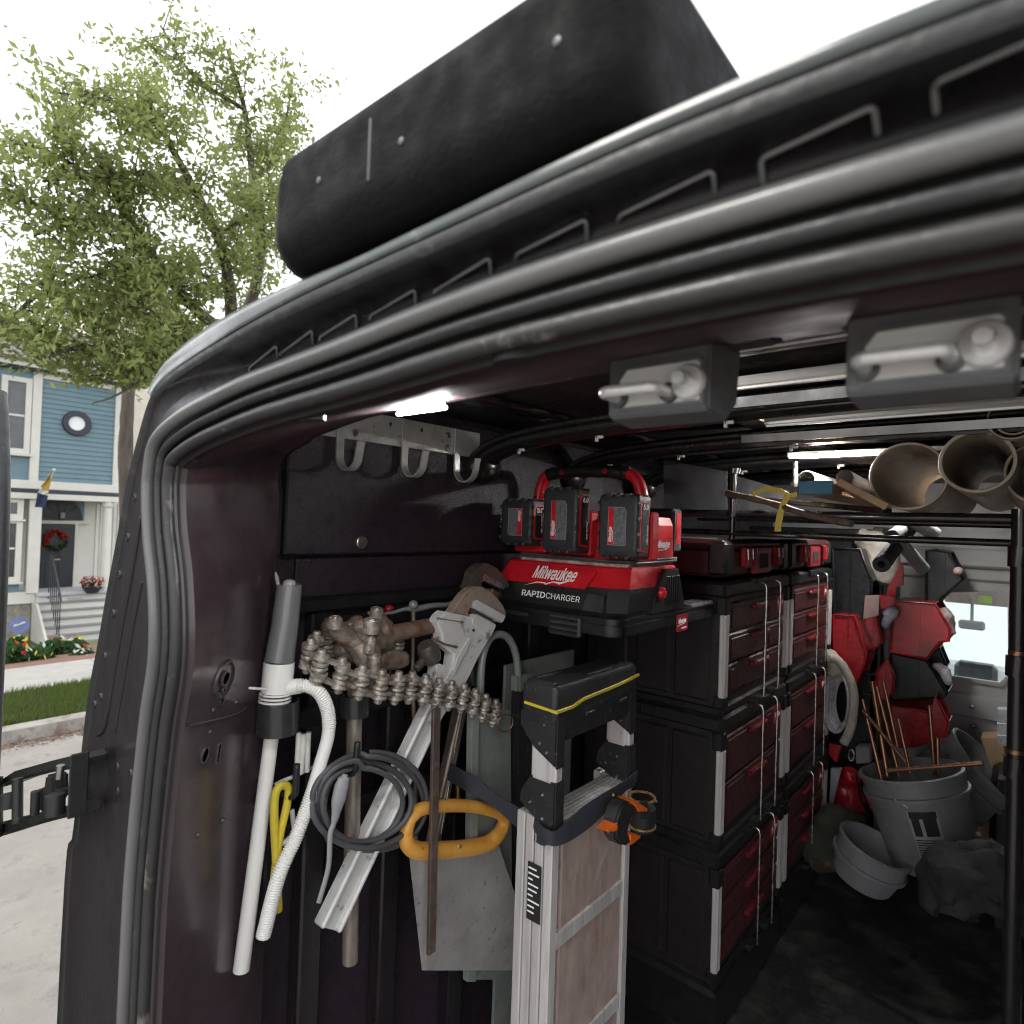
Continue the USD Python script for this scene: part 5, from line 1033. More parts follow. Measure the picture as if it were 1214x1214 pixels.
slab(((277, 428), (360, 424), (355, 545), (265, 568)), c5, 2.70, .004, 'cartonpink', 'card_sheet', 'pinkish cardboard sheet standing left of the large red bin', 'carton', 0)
slab(((360, 425), (450, 440), (452, 480), (372, 512)), c5, 2.715, .03, 'binred', 'red_box', 'small bright red box resting over the large red bin', 'box')
sack((((400, 530), .7), ((430, 520), 1.), ((400, 600), .7)), 2.74, .024, 'bluerag', 'blue_rag', 'crumpled blue and white rag left of the large red bin', 'rag', .012, 30)
sack((((735, 520), .7), ((750, 560), 1.), ((770, 610), .8), ((785, 640), .6)), 2.88, .026, 'redwhite', 'packet', 'crumpled red and white packet at the mouth of the large red bin', 'packet', .014, 30)
sack((((705, 850), .8), ((740, 880), 1.), ((760, 930), .8)), 2.85, .022, 'pvc', 'packet', 'white packets in the mouth of the lower black bin', 'packet', .012, 30)
MB().ball(P(*c5(828, 285), Y=2.88), .017, 2, (1, 1.4, 1)).build('knob', K['board'], None, True, 'small pale round knob in front of the top right black bin', 'knob')
def tube2(a, Ya, b, Yb, r, m, name, label, cat, bore=0., conv=c5):
    p, q = P(*conv(*a), Y=Ya), P(*conv(*b), Y=Yb); L = np.linalg.norm(q - p); bore = bore or r * .45
    return MB().lathe([(bore, .03), (bore, 0), (r, 0), (r, L), (bore, L), (bore, L - .03)], p, q - p, 20).build(name, K[m], None, 40, label, cat)
tube2((372, 245), 2.28, (560, 0), 2.75, .026, 'foam', 'foam_tube', 'lower black foam pipe sleeve hanging under the shelf, its round end towards us', 'tube')
tube2((435, 82), 2.30, (600, -40), 2.8, .022, 'foam', 'foam_tube', 'upper black foam pipe sleeve just under the shelf bar', 'tube')
tube2((618, 268), 2.6, (470, 100), 2.45, .022, 'plug', 'grey_tube', 'grey plastic tube slanting down right of the foam sleeves', 'tube')
tube2((690, 70), 2.5, (540, -30), 2.45, .024, 'plug', 'grey_tube', 'grey plastic tube with yellow line close under the shelf', 'tube')
# copper tubes standing in a bucket
for k, (a, Ya, b, Yb, r, lab) in enumerate((
    ((262, 45), 2.40, (375, 520), 2.34, .0068, 'thick copper tube, leftmost of those standing in the bucket'),
    ((318, -60), 2.44, (410, 500), 2.36, .0085, 'thickest copper tube leaning left out of the bucket'),
    ((345, -30), 2.42, (480, 500), 2.38, .006, 'copper tube beside the thickest one in the bucket'),
    ((262, 110), 2.36, (520, 420), 2.30, .0062, 'copper tube crossing slantwise over the others above the bucket'),
    ((385, -60), 2.46, (470, 330), 2.42, .0055, 'copper tube leaning in front of the small red bin'),
    ((472, 160), 2.42, (545, 480), 2.38, .0055, 'short copper tube at the middle of the bucket rim'),
    ((655, 80), 2.46, (690, 500), 2.44, .0065, 'upright copper tube at the right of the bucket, in front of the red bin'),
    ((703, 275), 2.48, (708, 480), 2.46, .0075, 'short upright copper tube rightmost in the bucket'))):
    tube2(a, Ya, b, Yb, r, 'copper', 'copper_tube', lab, 'tube', 0, c6)
tube2((405, 466), 2.19, (970, 422), 2.17, .0062, 'copper', 'copper_tube', 'copper tube lying across the rim of the large grey bucket', 'tube', 0, c6)
def bucket(top, bot, Y, rt, rb, label, Yb=None):
    p, q = P(*top, Y=Y), P(*bot, Y=Yb or Y); ax = p - q; L = np.linalg.norm(ax); b = thing('bucket', label, 'bucket', q)
    MB().lathe([(0, .004), (rb - .004, .004), (rt - .006, L), (rt, L), (rt + .004, L - .002), (rt + .004, L - .014), (rt, L - .016), (rt - .001, L - .05), (rt + .006, L - .052), (rt + .006, L - .062), (rt - .003, L - .064), (rb, .006), (rb - .004, 0), (0, 0)], q, ax, 48).build('pail', K['bucket'], b, 40)
    u, v, w = frame(ax); return b, p, q, u, v, w, L
bk, p, q, u, v, w, L = bucket(c6(540, 455), c6(700, 1010), 2.34, .143, .125, 'large grey plastic bucket with copper tubes standing in it')
def onb(side, h):  # a spot on the pail, side in radians from the eye
    f = -A_([p[0], p[1], 0]); f -= w * (f @ w); f /= np.linalg.norm(f); s = np.cross(w, f)
    n = f * math.cos(side) + s * math.sin(side); r = .125 + (.143 - .125) * h / L
    return q + w * h + n * (r + .0015), s * math.cos(side) - f * math.sin(side), n
lbm = MB(); arcs = [[onb(t, L * k)[0] for t in np.linspace(-.22, .36, 10)] for k in (.20, .69)]
lbm.loft(arcs, closed=False); lab_ = lbm.build('bucket_label', K['plug'], bk)
pm2 = MB()
for kz, h in ((.655, .020), (.53, .05), (.40, .003), (.375, .003), (.35, .003), (.325, .003), (.30, .003), (.275, .003), (.25, .003)):
    for t0, t1 in ((-.19, .33),) if h < .01 else (((-.19, .33),) if h < .03 else ((-.17, -.02), (.05, .30))):
        a = [[onb(t, L * kz + z)[0] + onb(t, L * kz)[2] * .0012 for t in np.linspace(t0, t1, 8)] for z in (-h / 2, h / 2)]; pm2.loft(a, closed=False)
pm2.build('label_print', K['blackmatt'], lab_)
h0, _, n0 = onb(-.35, L - .05); h1, _, n1 = onb(1.25, L * .36)
MB().tube(spline([h0 + n0 * .006, (h0 * .6 + h1 * .4) + n0 * .030, h1 + n1 * .004], 20), .0018, 8).build('wire_handle', K['wire'], bk, True)
MB().ball(h1 + n1 * .004, .008, 1).build('handle_lug', K['plug'], bk, True)
bucket(c6(340, 900), c6(250, 1100), 2.22, .10, .085, 'second grey bucket low in front of the large one')
# sheet metal duct, cardboard, bags and odds and ends
bucket(c6(1010, 440), c6(560, 690), 2.72, .143, .125, 'grey bucket lying tilted behind the large bucket, mouth towards the post')
slab(((880, 680), (1140, 640), (1145, 960), (1000, 1000), (860, 940)), c6, 2.75, .25, 'card', 'cardboard_box', 'brown cardboard box under the tilted grey bucket', 'box')
slab(((960, 275), (1090, 270), (1110, 470), (1020, 450)), c6, 2.85, .10, 'card', 'cardboard_box', 'brown carton behind the mouth of the tilted grey bucket', 'box')
for k, (y0_, y1_) in enumerate(((105, 185), (190, 255), (262, 320))): slab(((1055, y0_), (1145, y0_ + 5), (1145, y1_ + 5), (1060, y1_)), c6, 2.60 + .02 * k, .05, 'sheet', 'galvanised_bracket', ('topmost of three galvanised brackets beside the black post', 'middle of three galvanised brackets beside the black post', 'lowest of three galvanised brackets beside the black post')[k], 'bracket', .004)
MB().box((-.1, 2.62, -1.3), (.5, 3.1, -.80), .02).build('dark_crate', K['black'], None, False, 'dark crate behind the post at the right edge', 'crate')
sack((((800, 1150), 1.1), ((900, 1040), 1.0), ((985, 1050), 1.0), ((1050, 1150), 1.)), 2.05, .075, 'blackcloth', 'black_bag', 'crumpled black bag in front of the large grey bucket', 'bag', .045, 15, c6)
sack((((40, 930), 1.1), ((90, 800), 1.), ((170, 800), 1.), ((200, 900), 1.1)), 2.42, .075, 'olive', 'tool_bag', 'dark olive tool bag low beside the farther stack', 'bag', .03, 10, c6)
sack((((130, 700), .8), ((160, 580), .9), ((190, 500), .8), ((200, 660), .9)), 2.75, .05, 'binred', 'red_pouch', 'red pouch hanging above the olive tool bag', 'pouch', .03, 12, c6)
slab(((75, 450), (135, 455), (80, 690), (62, 680)), c6, 2.62, .02, 'plug', 'grey_holster', 'slim grey tool holster left of the red pouch', 'holster')
slab(((65, 305), (135, 320), (105, 420), (60, 370)), c6, 2.64, .03, 'binred', 'red_tool_end', 'red end of a hand tool beside the farther stack', 'tool')
slab(((220, 330), (300, 325), (305, 420), (225, 425)), c6, 2.78, .06, 'plug', 'grey_case', 'small grey case hanging behind the copper tubes', 'case')
slab(((265, 590), (300, 550), (345, 690), (335, 735), (320, 720)), c6, 2.50, .02, 'binred', 'red_handle_tool', 'red handled tool against the left side of the bucket', 'tool')
tube2((345, 660), 2.5, (352, 900), 2.5, .012, 'rust', 'brown_stake', 'brown stake left of the large bucket', 'stake', 0, c6)
MB().tube(spline([P(*c6(*q_), Y=2.55) for q_ in ((225, 480), (240, 600), (290, 720), (300, 800), (255, 860))], 20), .012, 10, flat=.3).build('shoulder_strap', K['blackmatt'], None, True, 'black shoulder strap hanging over the red pouch', 'strap')
MB().tube([P(*c6(195 + 16 * math.sin(t), 375 + 32 * math.cos(t)), Y=2.58) for t in np.linspace(0, 2 * math.pi, 20, endpoint=False)], .003, 8, closed=True).build('snap_hook', K['wire'], None, True, 'bright snap hook hanging beside the farther stack', 'hook')
hc = thing('hose_coil', 'coil of clear and white plastic hose hanging beside the farther stack', 'hose', P(994, 830, Y=2.62))
for k in range(6):
    MB().tube([P(994 + (15 - 1.2 * k) * math.sin(t) + 1.5 * k - 3, 832 + (36 - 2 * k) * math.cos(t), Y=2.60 + .012 * k + .004 * math.sin(3 * t)) for t in np.linspace(0, 2 * math.pi, 36, endpoint=False)], .0062, 10, closed=True).build('hose_loop', K['clear'], hc, True)
MB().tube(spline([P(*c5(*q_), Y=2.56) for q_ in ((75, 800), (110, 805), (150, 850), (190, 930), (210, 1020), (205, 1130), (185, 1230), (150, 1300))], 40), .016, 12).build('white_hose', K['cloth'], hc, True)
sack((((70, 790), .7), ((110, 840), .9), ((90, 890), .7)), 2.60, .035, 'cloth', 'cloth_wrap', 'pale cloth wrapped round the top of the hose coil', 'cloth', .02, 20)

# ================================================================ THE STREET AND THE HOUSE ACROSS IT
K['asph'] = mat('road_concrete', (.205, .192, .172), .85, var=.15, scale=3, bump=1.5, bscale=90, wear=(.15, .14, .125), wscale=6, wlo=.52, whi=.66)
K['kerbc'] = mat('dirty_kerb', (.24, .225, .20), .85, var=.2, scale=5, wear=(.13, .10, .08), wscale=6, wlo=.5, whi=.62)
K['conc'] = mat('pale_concrete', (.27, .262, .245), .85, var=.1, scale=4, bump=1.2, bscale=90, wear=(.22, .21, .195), wscale=9, wlo=.56, whi=.68)
K['soil'] = mat('mulch', (.13, .070, .045), .9, var=.5, scale=30, bump=3, bscale=60)
K['turf'] = mat('turf_soil', (.055, .085, .022), .9, var=.4, scale=6, bump=3, bscale=60)
K['grass'] = leafmat('grass_blades', (.075, .105, .025), (.24, .27, .09))
K['leaf'] = leafmat('spring_leaves', (.22, .26, .085), (.56, .58, .31))
K['bush'] = leafmat('bush_leaves', (.035, .085, .025), (.13, .22, .07))
K['bark'] = mat('bark', (.062, .048, .038), .85, var=.4, scale=12, stretch=(1, 1, .2), bump=4, bscale=30)
K['siding'] = mat('blue_siding', (.115, .185, .222), .6, var=.06, scale=4)
K['trimw'] = mat('cream_trim', (.52, .505, .465), .6, var=.05, scale=4)
K['dkblue'] = mat('dark_blue_trim', (.018, .022, .032), .5)
K['doorp'] = mat('dark_door', (.016, .018, .022), .4)
K['treadg'] = mat('grey_tread_paint', (.20, .20, .20), .7)
K['stone'] = mat('foundation_stone', (.24, .22, .18), .85, var=.3, scale=8)
K['shing'] = mat('roof_shingle', (.12, .11, .11), .8, var=.3, scale=10)
K['creamw'] = mat('cream_wall', (.52, .47, .40), .8, var=.12, scale=2)
K['pinkroof'] = mat('pinkish_roof', (.30, .22, .20), .8, var=.2, scale=6)
K['greys'] = mat('grey_siding', (.40, .40, .42), .7, var=.08, scale=3)
K['flowers'] = leafmat('red_flowers', (.5, .03, .03), (.7, .10, .08)); K['flowery'] = leafmat('yellow_flowers', (.7, .55, .08), (.75, .68, .25)); K['flowerw'] = leafmat('white_flowers', (.6, .6, .55), (.7, .7, .66))
K['winglass'] = mat('dark_window', (.03, .035, .035), .06, var=.5, scale=3, spec=.8)
K['navy'] = mat('navy_cloth', (.015, .025, .07), .8); K['mustard'] = mat('mustard_cloth', (.40, .24, .03), .8)
K['signblue'] = mat('sign_blue', (.13, .16, .34), .5)
Y0_, Y1_ = -120, 240
def sheet(xz, name, m, kind='structure', ya=Y0_, yb=Y1_):
    return MB().loft([[(x, ya, z) for x, z in xz], [(x, yb, z) for x, z in xz]], closed=False).build(name, K[m], None, False, None, None, None, kind)
sheet([(120, -2.1), (-6.85, -2.1)], 'road', 'asph')
sheet([(-6.85, -2.11), (-6.862, -1.992), (-6.88, -1.985), (-7.02, -1.985), (-7.03, -2.03)], 'kerb', 'kerbc')
sheet([(-7.02, -2.000), (-8.42, -2.035)], 'verge', 'turf'); 
sheet([(-9.62, -2.075), (-13.0, -2.45), (-17.0, -3.15), (-40, -3.3), (-300, -3.3)], 'front_yard', 'turf')
for k, y in enumerate(np.arange(-6, 14, 1.45)): MB().box((-9.63, y, -2.2), (-8.41, y + 1.438, -2.022), .006).build('pavement', K['conc'], None, False, None, None, None, 'structure')
MB().add(*(lambda v: (v, [[0, 1, 2, 3]]))([(-9.66, .0, -2.074), (-9.66, 7, -2.074), (-12.5, 7, -2.380), (-12.5, .0, -2.380)])).build('flower_bed', K['soil'], None, False, None, None, None, 'structure')
MB().add(*(lambda v: (v, [[0, 1, 2, 3]]))([(-12.6, 1.0, -2.392), (-12.6, 4.05, -2.392), (-16.4, 4.05, -3.03), (-16.4, 1.0, -3.03)])).build('mulch_bed', K['soil'], None, False, None, None, None, 'structure')
# grass blades on the verge
n = 26000; gx = rng.uniform(-8.40, -7.04, n); gy = rng.uniform(.6, 4.2, n); gz = np.interp(gx, [-8.42, -7.02], [-2.035, -2.0]); hgt = rng.uniform(.025, .075, n) * (.6 + .8 * meshkit.noise(np.stack([gx * 3, gy * 3, 0 * gx], 1), 4)); a = rng.uniform(0, 6.28, n); ln = rng.normal(0, .025, (n, 2))
B_ = np.stack([gx, gy, gz], 1); wd = np.stack([np.cos(a), np.sin(a), 0 * a], 1) * .005
V = np.stack([B_ - wd, B_ + wd, B_ + np.stack([ln[:, 0], ln[:, 1], hgt], 1)], 1).reshape(-1, 3)
MB().add(V, np.arange(3 * n).reshape(-1, 3)).build('grass', K['grass'], None, False, 'short green grass growing on the verge beside the kerb', 'grass', None, 'stuff')
# brown litter lying along the kerb
n = 1500; lx = -6.84 + abs(rng.normal(0, .10, n)); ly = rng.uniform(.4, 3.2, n); V = []
a = rng.uniform(0, 6.28, n); sz_ = rng.uniform(.006, .022, n); pz = -2.097 + rng.uniform(0, .006, n)
d1 = np.stack([np.cos(a), np.sin(a), .2 * np.sin(3 * a)], 1) * sz_[:, None]; d2 = np.stack([-np.sin(a), np.cos(a), .2 * np.cos(2 * a)], 1) * sz_[:, None] * .5; c_ = np.stack([lx, ly, pz], 1)
V = np.stack([c_ - d1, c_ + d2, c_ + d1, c_ - d2], 1).reshape(-1, 3); i4 = np.arange(n) * 4
MB().add(V, np.vstack([np.stack([i4, i4 + 1, i4 + 2], 1), np.stack([i4, i4 + 2, i4 + 3], 1)])).build('leaf_litter', K['soil'], None, False, 'brown leaf litter gathered along the foot of the kerb', 'litter', None, 'stuff')
# house
XS = -18.0
def Hp(px, py, X=XS): return P(px, py, X=X)
hs = thing('blue_house', 'blue clapboard house with cream trim, round window and recessed porch', 'house', (-18.5, 4.5, -3.2))
zt, zb_, ya, yb = 3.06, .60, 3.80, 5.36
def hbox(lo, hi, n, m, par=hs, b=.01): return MB().box(lo, hi, b).build(n, K[m], par)
hbox((-24, ya - .05, .45), (-18.06, yb + .1, 3.4), 'upper_wall', 'greys')
nb = 21; hgt_ = (zt - zb_) / nb
for k in range(nb):
    z = zb_ + k * hgt_; MB().prism([(-18.055, z), (-18.005, z), (-18.025, z + hgt_ + .008), (-18.055, z + hgt_ + .008)], (0, yb - .0, 0), (1, 0, 0), EZv, yb - ya).build('clapboard', K['siding'], hs)
hbox((-18.08, ya - .17, .42), (-17.97, ya + .01, 3.2), 'corner_board', 'trimw'); hbox((-18.08, yb - .02, .42), (-17.97, yb + .14, 3.2), 'corner_board', 'trimw')
hbox((-18.08, ya + .01, 3.03), (-17.975, yb - .02, 3.22), 'frieze_board', 'trimw')
hbox((-18.10, 1.0, 3.22), (-17.78, yb + .22, 3.34), 'cornice', 'trimw'); hbox((-18.08, 1.0, 3.16), (-17.88, yb + .16, 3.22), 'cornice_bed', 'dkblue', hs, .004)
MB().prism([(-17.70, 3.34), (-17.70, 3.40), (-21, 5.0), (-24.0, 3.40), (-24, 3.34)], (0, yb + .25, 0), (1, 0, 0), EZv, yb + .25 - 1.0).build('roof', K['shing'], hs)
hbox((-18.08, 1.0, .40), (-17.96, yb + .14, .60), 'belt_course', 'trimw'); hbox((-18.06, 1.0, .30), (-17.95, yb + .14, .40), 'belt_line', 'dkblue', hs, .004); hbox((-19.2, 1.0, .16), (-17.90, yb + .16, .30), 'porch_beam', 'trimw')
wc = Hp(91, 502); R0 = .305
MB().lathe([(R0 * .56, .02), (R0 * .60, .06), (R0 * .95, .06), (R0, .04), (R0, -.05)], wc + [.0, 0, 0], (1, 0, 0), 40).build('round_window', K['dkblue'], hs, 40)
MB().lathe([(0, .015), (R0 * .58, .015), (R0 * .58, -.05)], wc, (1, 0, 0), 30).build('round_pane', mat('white_pane', (.72, .74, .74), .6, var=.04), hs, 40)
# bay with sash windows to the left
hbox((-18.2, 1.0, .60), (-18.03, 3.64, 3.2), 'bay_wall', 'siding'); hbox((-18.2, 1.0, -2.1), (-18.03, 3.55, .16), 'bay_wall', 'siding'); hbox((-18.2, 1.0, -2.3), (-17.99, 3.86, -2.02), 'water_table', 'trimw'); hbox((-18.9, 1.0, -3.3), (-18.04, 3.80, -2.3), 'foundation', 'stone')
def window(y0, y1, z0, z1, x=-18.03, zm=None):
    f = MB(); g_ = Polygon([(y0 - .12, z0 - .12), (y1 + .12, z0 - .12), (y1 + .12, z1 + .12), (y0 - .12, z1 + .12)]).difference(Polygon([(y0, z0), (y1, z0), (y1, z1), (y0, z1)]))
    f.prism(g_, (x, 0, 0), (0, 1, 0), EZv, .06, .008); w_ = f.build('window', K['trimw'], hs)
    MB().box((x - .02, y0 - .01, z0 - .01), (x + .012, y1 + .01, z1 + .01), 0).build('pane', K['winglass'], w_)
    zm = zm or (z0 + z1) / 2; MB().box((x, y0, zm - .025), (x + .035, y1, zm + .025), .004).build('meeting_rail', K['trimw'], w_)
    MB().box((x, y0 - .16, z0 - .17), (x + .10, y1 + .16, z0 - .12), .01).build('sill', K['trimw'], w_)
    MB().box((x + .005, y0 + .10, z0), (x + .014, y0 + .28, z1), 0).build('curtain', K['board'], w_) if False else None
window(3.17, 3.50, 1.32, 2.86); window(2.2, 2.8, 1.32, 2.86); window(3.22, 3.44, -1.66, -.42, zm=-1.0); window(3.22, 3.44, -.20, .06, zm=-.3); window(2.2, 2.8, -1.66, .06)
# porch: back wall, door, fanlight, column, floor, steps
XD = -19.0
hbox((XD - .2, 3.55, -2.1), (XD, 6.2, .3), 'porch_wall', 'trimw')
for k in range(9): hbox((XD, 5.30 + k * .1, -2.05), (XD + .02, 5.37 + k * .1, .15), 'porch_board', 'trimw', hs, .006)
dl, drr = Hp(48, 660, XD)[1], Hp(86, 660, XD)[1]; dz0, dz1 = Hp(65, 699, XD)[2], Hp(65, 621, XD)[2]
d_ = hbox((XD, dl, dz0), (XD + .05, drr, dz1), 'front_door', 'doorp')
for (u0, u1, v0, v1) in ((.14, .46, .08, .42), (.54, .86, .08, .42), (.14, .46, .5, .92), (.54, .86, .5, .92)):
    MB().box((XD + .05, dl + (drr - dl) * u0, dz0 + (dz1 - dz0) * v0), (XD + .062, dl + (drr - dl) * u1, dz0 + (dz1 - dz0) * v1), .012).build('door_panel', K['doorp'], d_)
MB().box((XD + .05, (dl + drr) / 2 - .06, dz0 + (dz1 - dz0) * .45), (XD + .07, (dl + drr) / 2 + .06, dz0 + (dz1 - dz0) * .47), .005).build('letter_slot', K['gold'], d_)
hbox((XD, drr + .01, dz0), (XD + .07, drr + .08, dz1 + .02), 'door_casing', 'trimw'); hbox((XD, dl - .12, dz1 + .0), (XD + .07, drr + .35, dz1 + .09), 'door_head', 'trimw')
fz = dz1 + .10; fr_ = Hp(100, 600, XD)[1]; hbox((XD, dl - .1, fz), (XD + .03, fr_, .16), 'transom_wall', 'siding')
fc = (dl + fr_ - .12) / 2; MB().prism(affinity.scale(Point(fc, fz).buffer(1, 20), (fr_ - dl) * .52, .56).intersection(Polygon([(fc - 2, fz), (fc + 2, fz), (fc + 2, fz + 2), (fc - 2, fz + 2)])), (XD + .03, 0, 0), (0, 1, 0), EZv, .03, .006).build('fanlight', K['doorp'], hs)
for t in np.linspace(.25, math.pi - .25, 6): MB().bar((XD + .064, fc, fz), (XD + .064, fc + math.cos(t) * (fr_ - dl) * .5, fz + math.sin(t) * .54), .016, .01).build('fanlight_bar', K['dkblue'], hs)
lp_ = Hp(74, 611, XD + .1); wl_ = MB().box(lp_ - [.05, .05, .08], lp_ + [.05, .05, .08], .02).build('porch_lamp', K['conc'], hs); MB().box(lp_ - [.06, .06, .11], lp_ + [.06, .06, -.08], .01).build('lamp_cap', K['doorp'], wl_)
cy = Hp(126, 650)[1]; MB().lathe([(.15, -2.06), (.15, -1.98), (.115, -1.95), (.11, -1.0), (.095, .02), (.13, .05), (.14, .16)], (-18.05, cy, 0), (0, 0, 1), 24).build('porch_column', K['trimw'], hs, 40)
cy2 = Hp(40, 650)[1]; hbox((-18.2, cy2 - .12, -2.06), (-17.96, cy2 + .12, .16), 'porch_pillar', 'trimw')
hbox((XD, 3.86, -2.14), (-17.86, 6.2, -2.055), 'porch_floor', 'greys')
ys0, ys1 = Hp(42, 720)[1], Hp(122, 720)[1] + .2
hbox((-18.0, 3.86, -3.3), (-17.92, 6.2, -2.14), 'porch_front', 'trimw')
ns = 6
for k in range(ns): hbox((-17.92, ys0, -3.3), (-17.60 + k * .20 - .1, ys1, -2.30 - k * .165), 'step', 'trimw', hs, .012); hbox((-17.93 if k == 0 else -17.70 + (k - 1) * .20, ys0 - .02, -2.30 - k * .165), (-17.60 + k * .20 - .07, ys1 + .02, -2.275 - k * .165), 'tread', 'treadg', hs, .006)
MB().prism([(-17.95, -3.3), (-16.50, -3.3), (-16.50, -3.12), (-17.60, -2.27), (-17.95, -2.27)], (0, ys0 - .03, 0), (1, 0, 0), EZv, .05, .004).build('stair_stringer', K['trimw'], hs)
rl = thing('handrail', 'thin black iron handrail beside the porch steps', 'handrail', (-17, ys0 + .2, -3.3))
yr = ys0 + .22; pts = [(-17.9, yr, -1.15), (-17.75, yr, -1.18), (-16.9, yr, -2.05), (-16.85, yr, -2.15)]
MB().tube(pts, .022, 8).build('rail', K['doorp'], rl, True)
for x in np.linspace(-17.9, -16.9, 7): MB().cyl((x, yr, np.interp(x, [-17.9, -16.9], [-2.2, -3.2])), (x, yr, np.interp(x, [-17.9, -17.75, -16.9], [-1.15, -1.18, -2.05])), .012, n=6).build('baluster', K['doorp'], rl)
hn_ = MB().text('1955', (-17.915, Hp(80, 714, -17.915)[1], -2.30), (0, 1, 0), EZv, .09, .01).build('house_number', K['galv'], hs)
# wreath, flower bowl, windsock, yard sign
def leaves(M_, c, r, n_, sz, squash=(1, 1, 1), shell=.0, seed=0):
    q = np.random.default_rng(seed); d = q.normal(size=(n_, 3)); d /= np.linalg.norm(d, axis=1, keepdims=True); p = A_(c) + d * (q.uniform(shell, 1, (n_, 1)) ** .5) * r * A_(squash)
    return leafquads(M_, p, sz, q)
def leafquads(M_, p, sz, q):
    n_ = len(p); a = q.normal(size=(n_, 3)); a[:, 2] -= .3; a /= np.linalg.norm(a, axis=1, keepdims=True); b = np.cross(a, q.normal(size=(n_, 3))); b /= np.linalg.norm(b, axis=1, keepdims=True); s = sz * q.uniform(.6, 1.35, (n_, 1))
    V = np.stack([p - a * s, p + b * s * .42, p + a * s, p - b * s * .42], 1).reshape(-1, 3); i = np.arange(n_) * 4
    return M_.add(V, np.vstack([np.stack([i, i + 1, i + 2], 1), np.stack([i, i + 2, i + 3], 1)]))
wr = thing('wreath', 'wreath with red and pink flowers on the dark front door', 'wreath', Hp(66, 641, XD + .08)); wc_ = Hp(66, 641, XD + .09); q = np.random.default_rng(3)
M_ = MB(); t = q.uniform(0, 6.28, 260); leafquads(M_, wc_ + np.stack([q.uniform(0, .05, 260), np.cos(t) * .21 + q.normal(0, .03, 260), np.sin(t) * .21 + q.normal(0, .03, 260)], 1), .045, q); M_.build('foliage', K['bush'], wr)
M_ = MB(); t = q.uniform(.2, 3.6, 110); leafquads(M_, wc_ + np.stack([q.uniform(.04, .09, 110), np.cos(t) * .21 + q.normal(0, .03, 110), np.sin(t) * .21 + q.normal(0, .03, 110)], 1), .05, q); M_.build('flowers', K['flowers'], wr)
fb = thing('flower_bowl', 'dark bowl of pink and white flowers on the porch beside the column', 'flower pot', Hp(109, 704, -17.85)); fp = Hp(109, 703, -17.85)
MB().lathe([(.0, 0), (.12, 0), (.21, .13), (.22, .15), (.19, .14), (0, .12)], fp, (0, 0, 1), 24).build('bowl', K['doorp'], fb, 40)
M_ = MB(); leaves(M_, fp + [0, 0, .22], .24, 160, .05, (1, 1, .6), 0, 4); M_.build('foliage', K['bush'], fb)
M_ = MB(); leaves(M_, fp + [0, 0, .28], .25, 120, .05, (1, 1, .6), .3, 5); M_.build('flowers', K['flowers'], fb); M_ = MB(); leaves(M_, fp + [0, 0, .28], .25, 120, .05, (1, 1, .6), .3, 6); M_.build('white_blossom', K['flowerw'], fb)
ws = thing('house_flag', 'mustard and navy flag hanging from a short white pole on the house', 'flag', Hp(60, 580, -17.6))
MB().cyl(Hp(50, 590, -17.95), Hp(64, 558, -17.3), .014, n=8).build('pole', K['trimw'], ws); MB().ball(Hp(64, 557, -17.3), .035, 1).build('finial', K['trimw'], ws)
def cloth(pts, X, m, nm):
    g_ = np.array([Hp(*q_, X) for q_ in pts]); M_ = MB(); n_ = 8; rings = []
    for k in range(n_ + 1):
        t = k / n_; a = g_[0] * (1 - t) + g_[3] * t; b = g_[1] * (1 - t) + g_[2] * t; rings.append([a * (1 - s) + b * s + [.04 * math.sin(s * 9 + t * 3), 0, 0] for s in np.linspace(0, 1, 8)])
    M_.loft(rings, closed=False).build(nm, K[m], ws, True)
cloth(((59, 562), (63, 562), (58, 583), (48, 577)), -17.5, 'mustard', 'flag_band'); cloth(((48, 577), (58, 583), (56, 588), (44, 584)), -17.5, 'trimw', 'flag_band'); cloth(((44, 584), (57, 588), (54, 602), (41, 601)), -17.5, 'navy', 'flag_band')
ys = thing('yard_sign', 'small blue octagonal yard sign on a stake in the mulch bed', 'sign', Hp(22, 765, -14)); sc_ = Hp(23, 741, -14); oc = [(.16 * math.cos(a + .39), .16 * math.sin(a + .39)) for a in np.arange(8) * math.pi / 4]
MB().prism(oc, sc_, (.35, .94, 0), EZv, .02, .004).build('sign_plate', K['signblue'], ys); MB().prism([(-.09, -.03), (.09, .04), (.06, .07), (-.02, .02), (-.08, .02)], sc_ + [.022, 0, 0], (.35, .94, 0), EZv, .006).build('sign_mark', K['trimw'], ys)
MB().cyl(sc_ - [0, 0, .18], sc_ - [0, 0, .75], .02, n=8).build('stake', K['trimw'], ys)
# flowering plants in the bed
def plant(px, py, X, r, label, fl, seed, sq=.7, n_=500):
    c = P(px, py, X=X); t = thing('garden_plant', label, 'plant', c - [0, 0, r * sq]); M_ = MB(); leaves(M_, c, r, n_, .055, (1, 1, sq), .2, seed); M_.build('foliage', K['bush'], t); MB().tube([c - [0, 0, r * sq + .12], c], .03, 6).build('stem', K['bark'], t)
    for j, (m, k) in enumerate(fl): M_ = MB(); leaves(M_, c + [.1, 0, r * .3], r * .95, k, .05, (1, 1, sq), .75, seed + 10 + j); M_.build('blossom', K[m], t)
plant(66, 773, -11.5, .27, 'bushy green plant with red and white blooms in front of the steps', (('flowers', 10), ('flowerw', 16)), 20, .75, 1100)
plant(85, 768, -11.8, .22, 'green plant with yellow blooms right of the bushy one', (('flowery', 9), ('flowers', 6)), 21)
plant(44, 778, -11.0, .20, 'low green plant with yellow blooms left of the bushy one', (('flowery', 8), ('flowerw', 8)), 22)
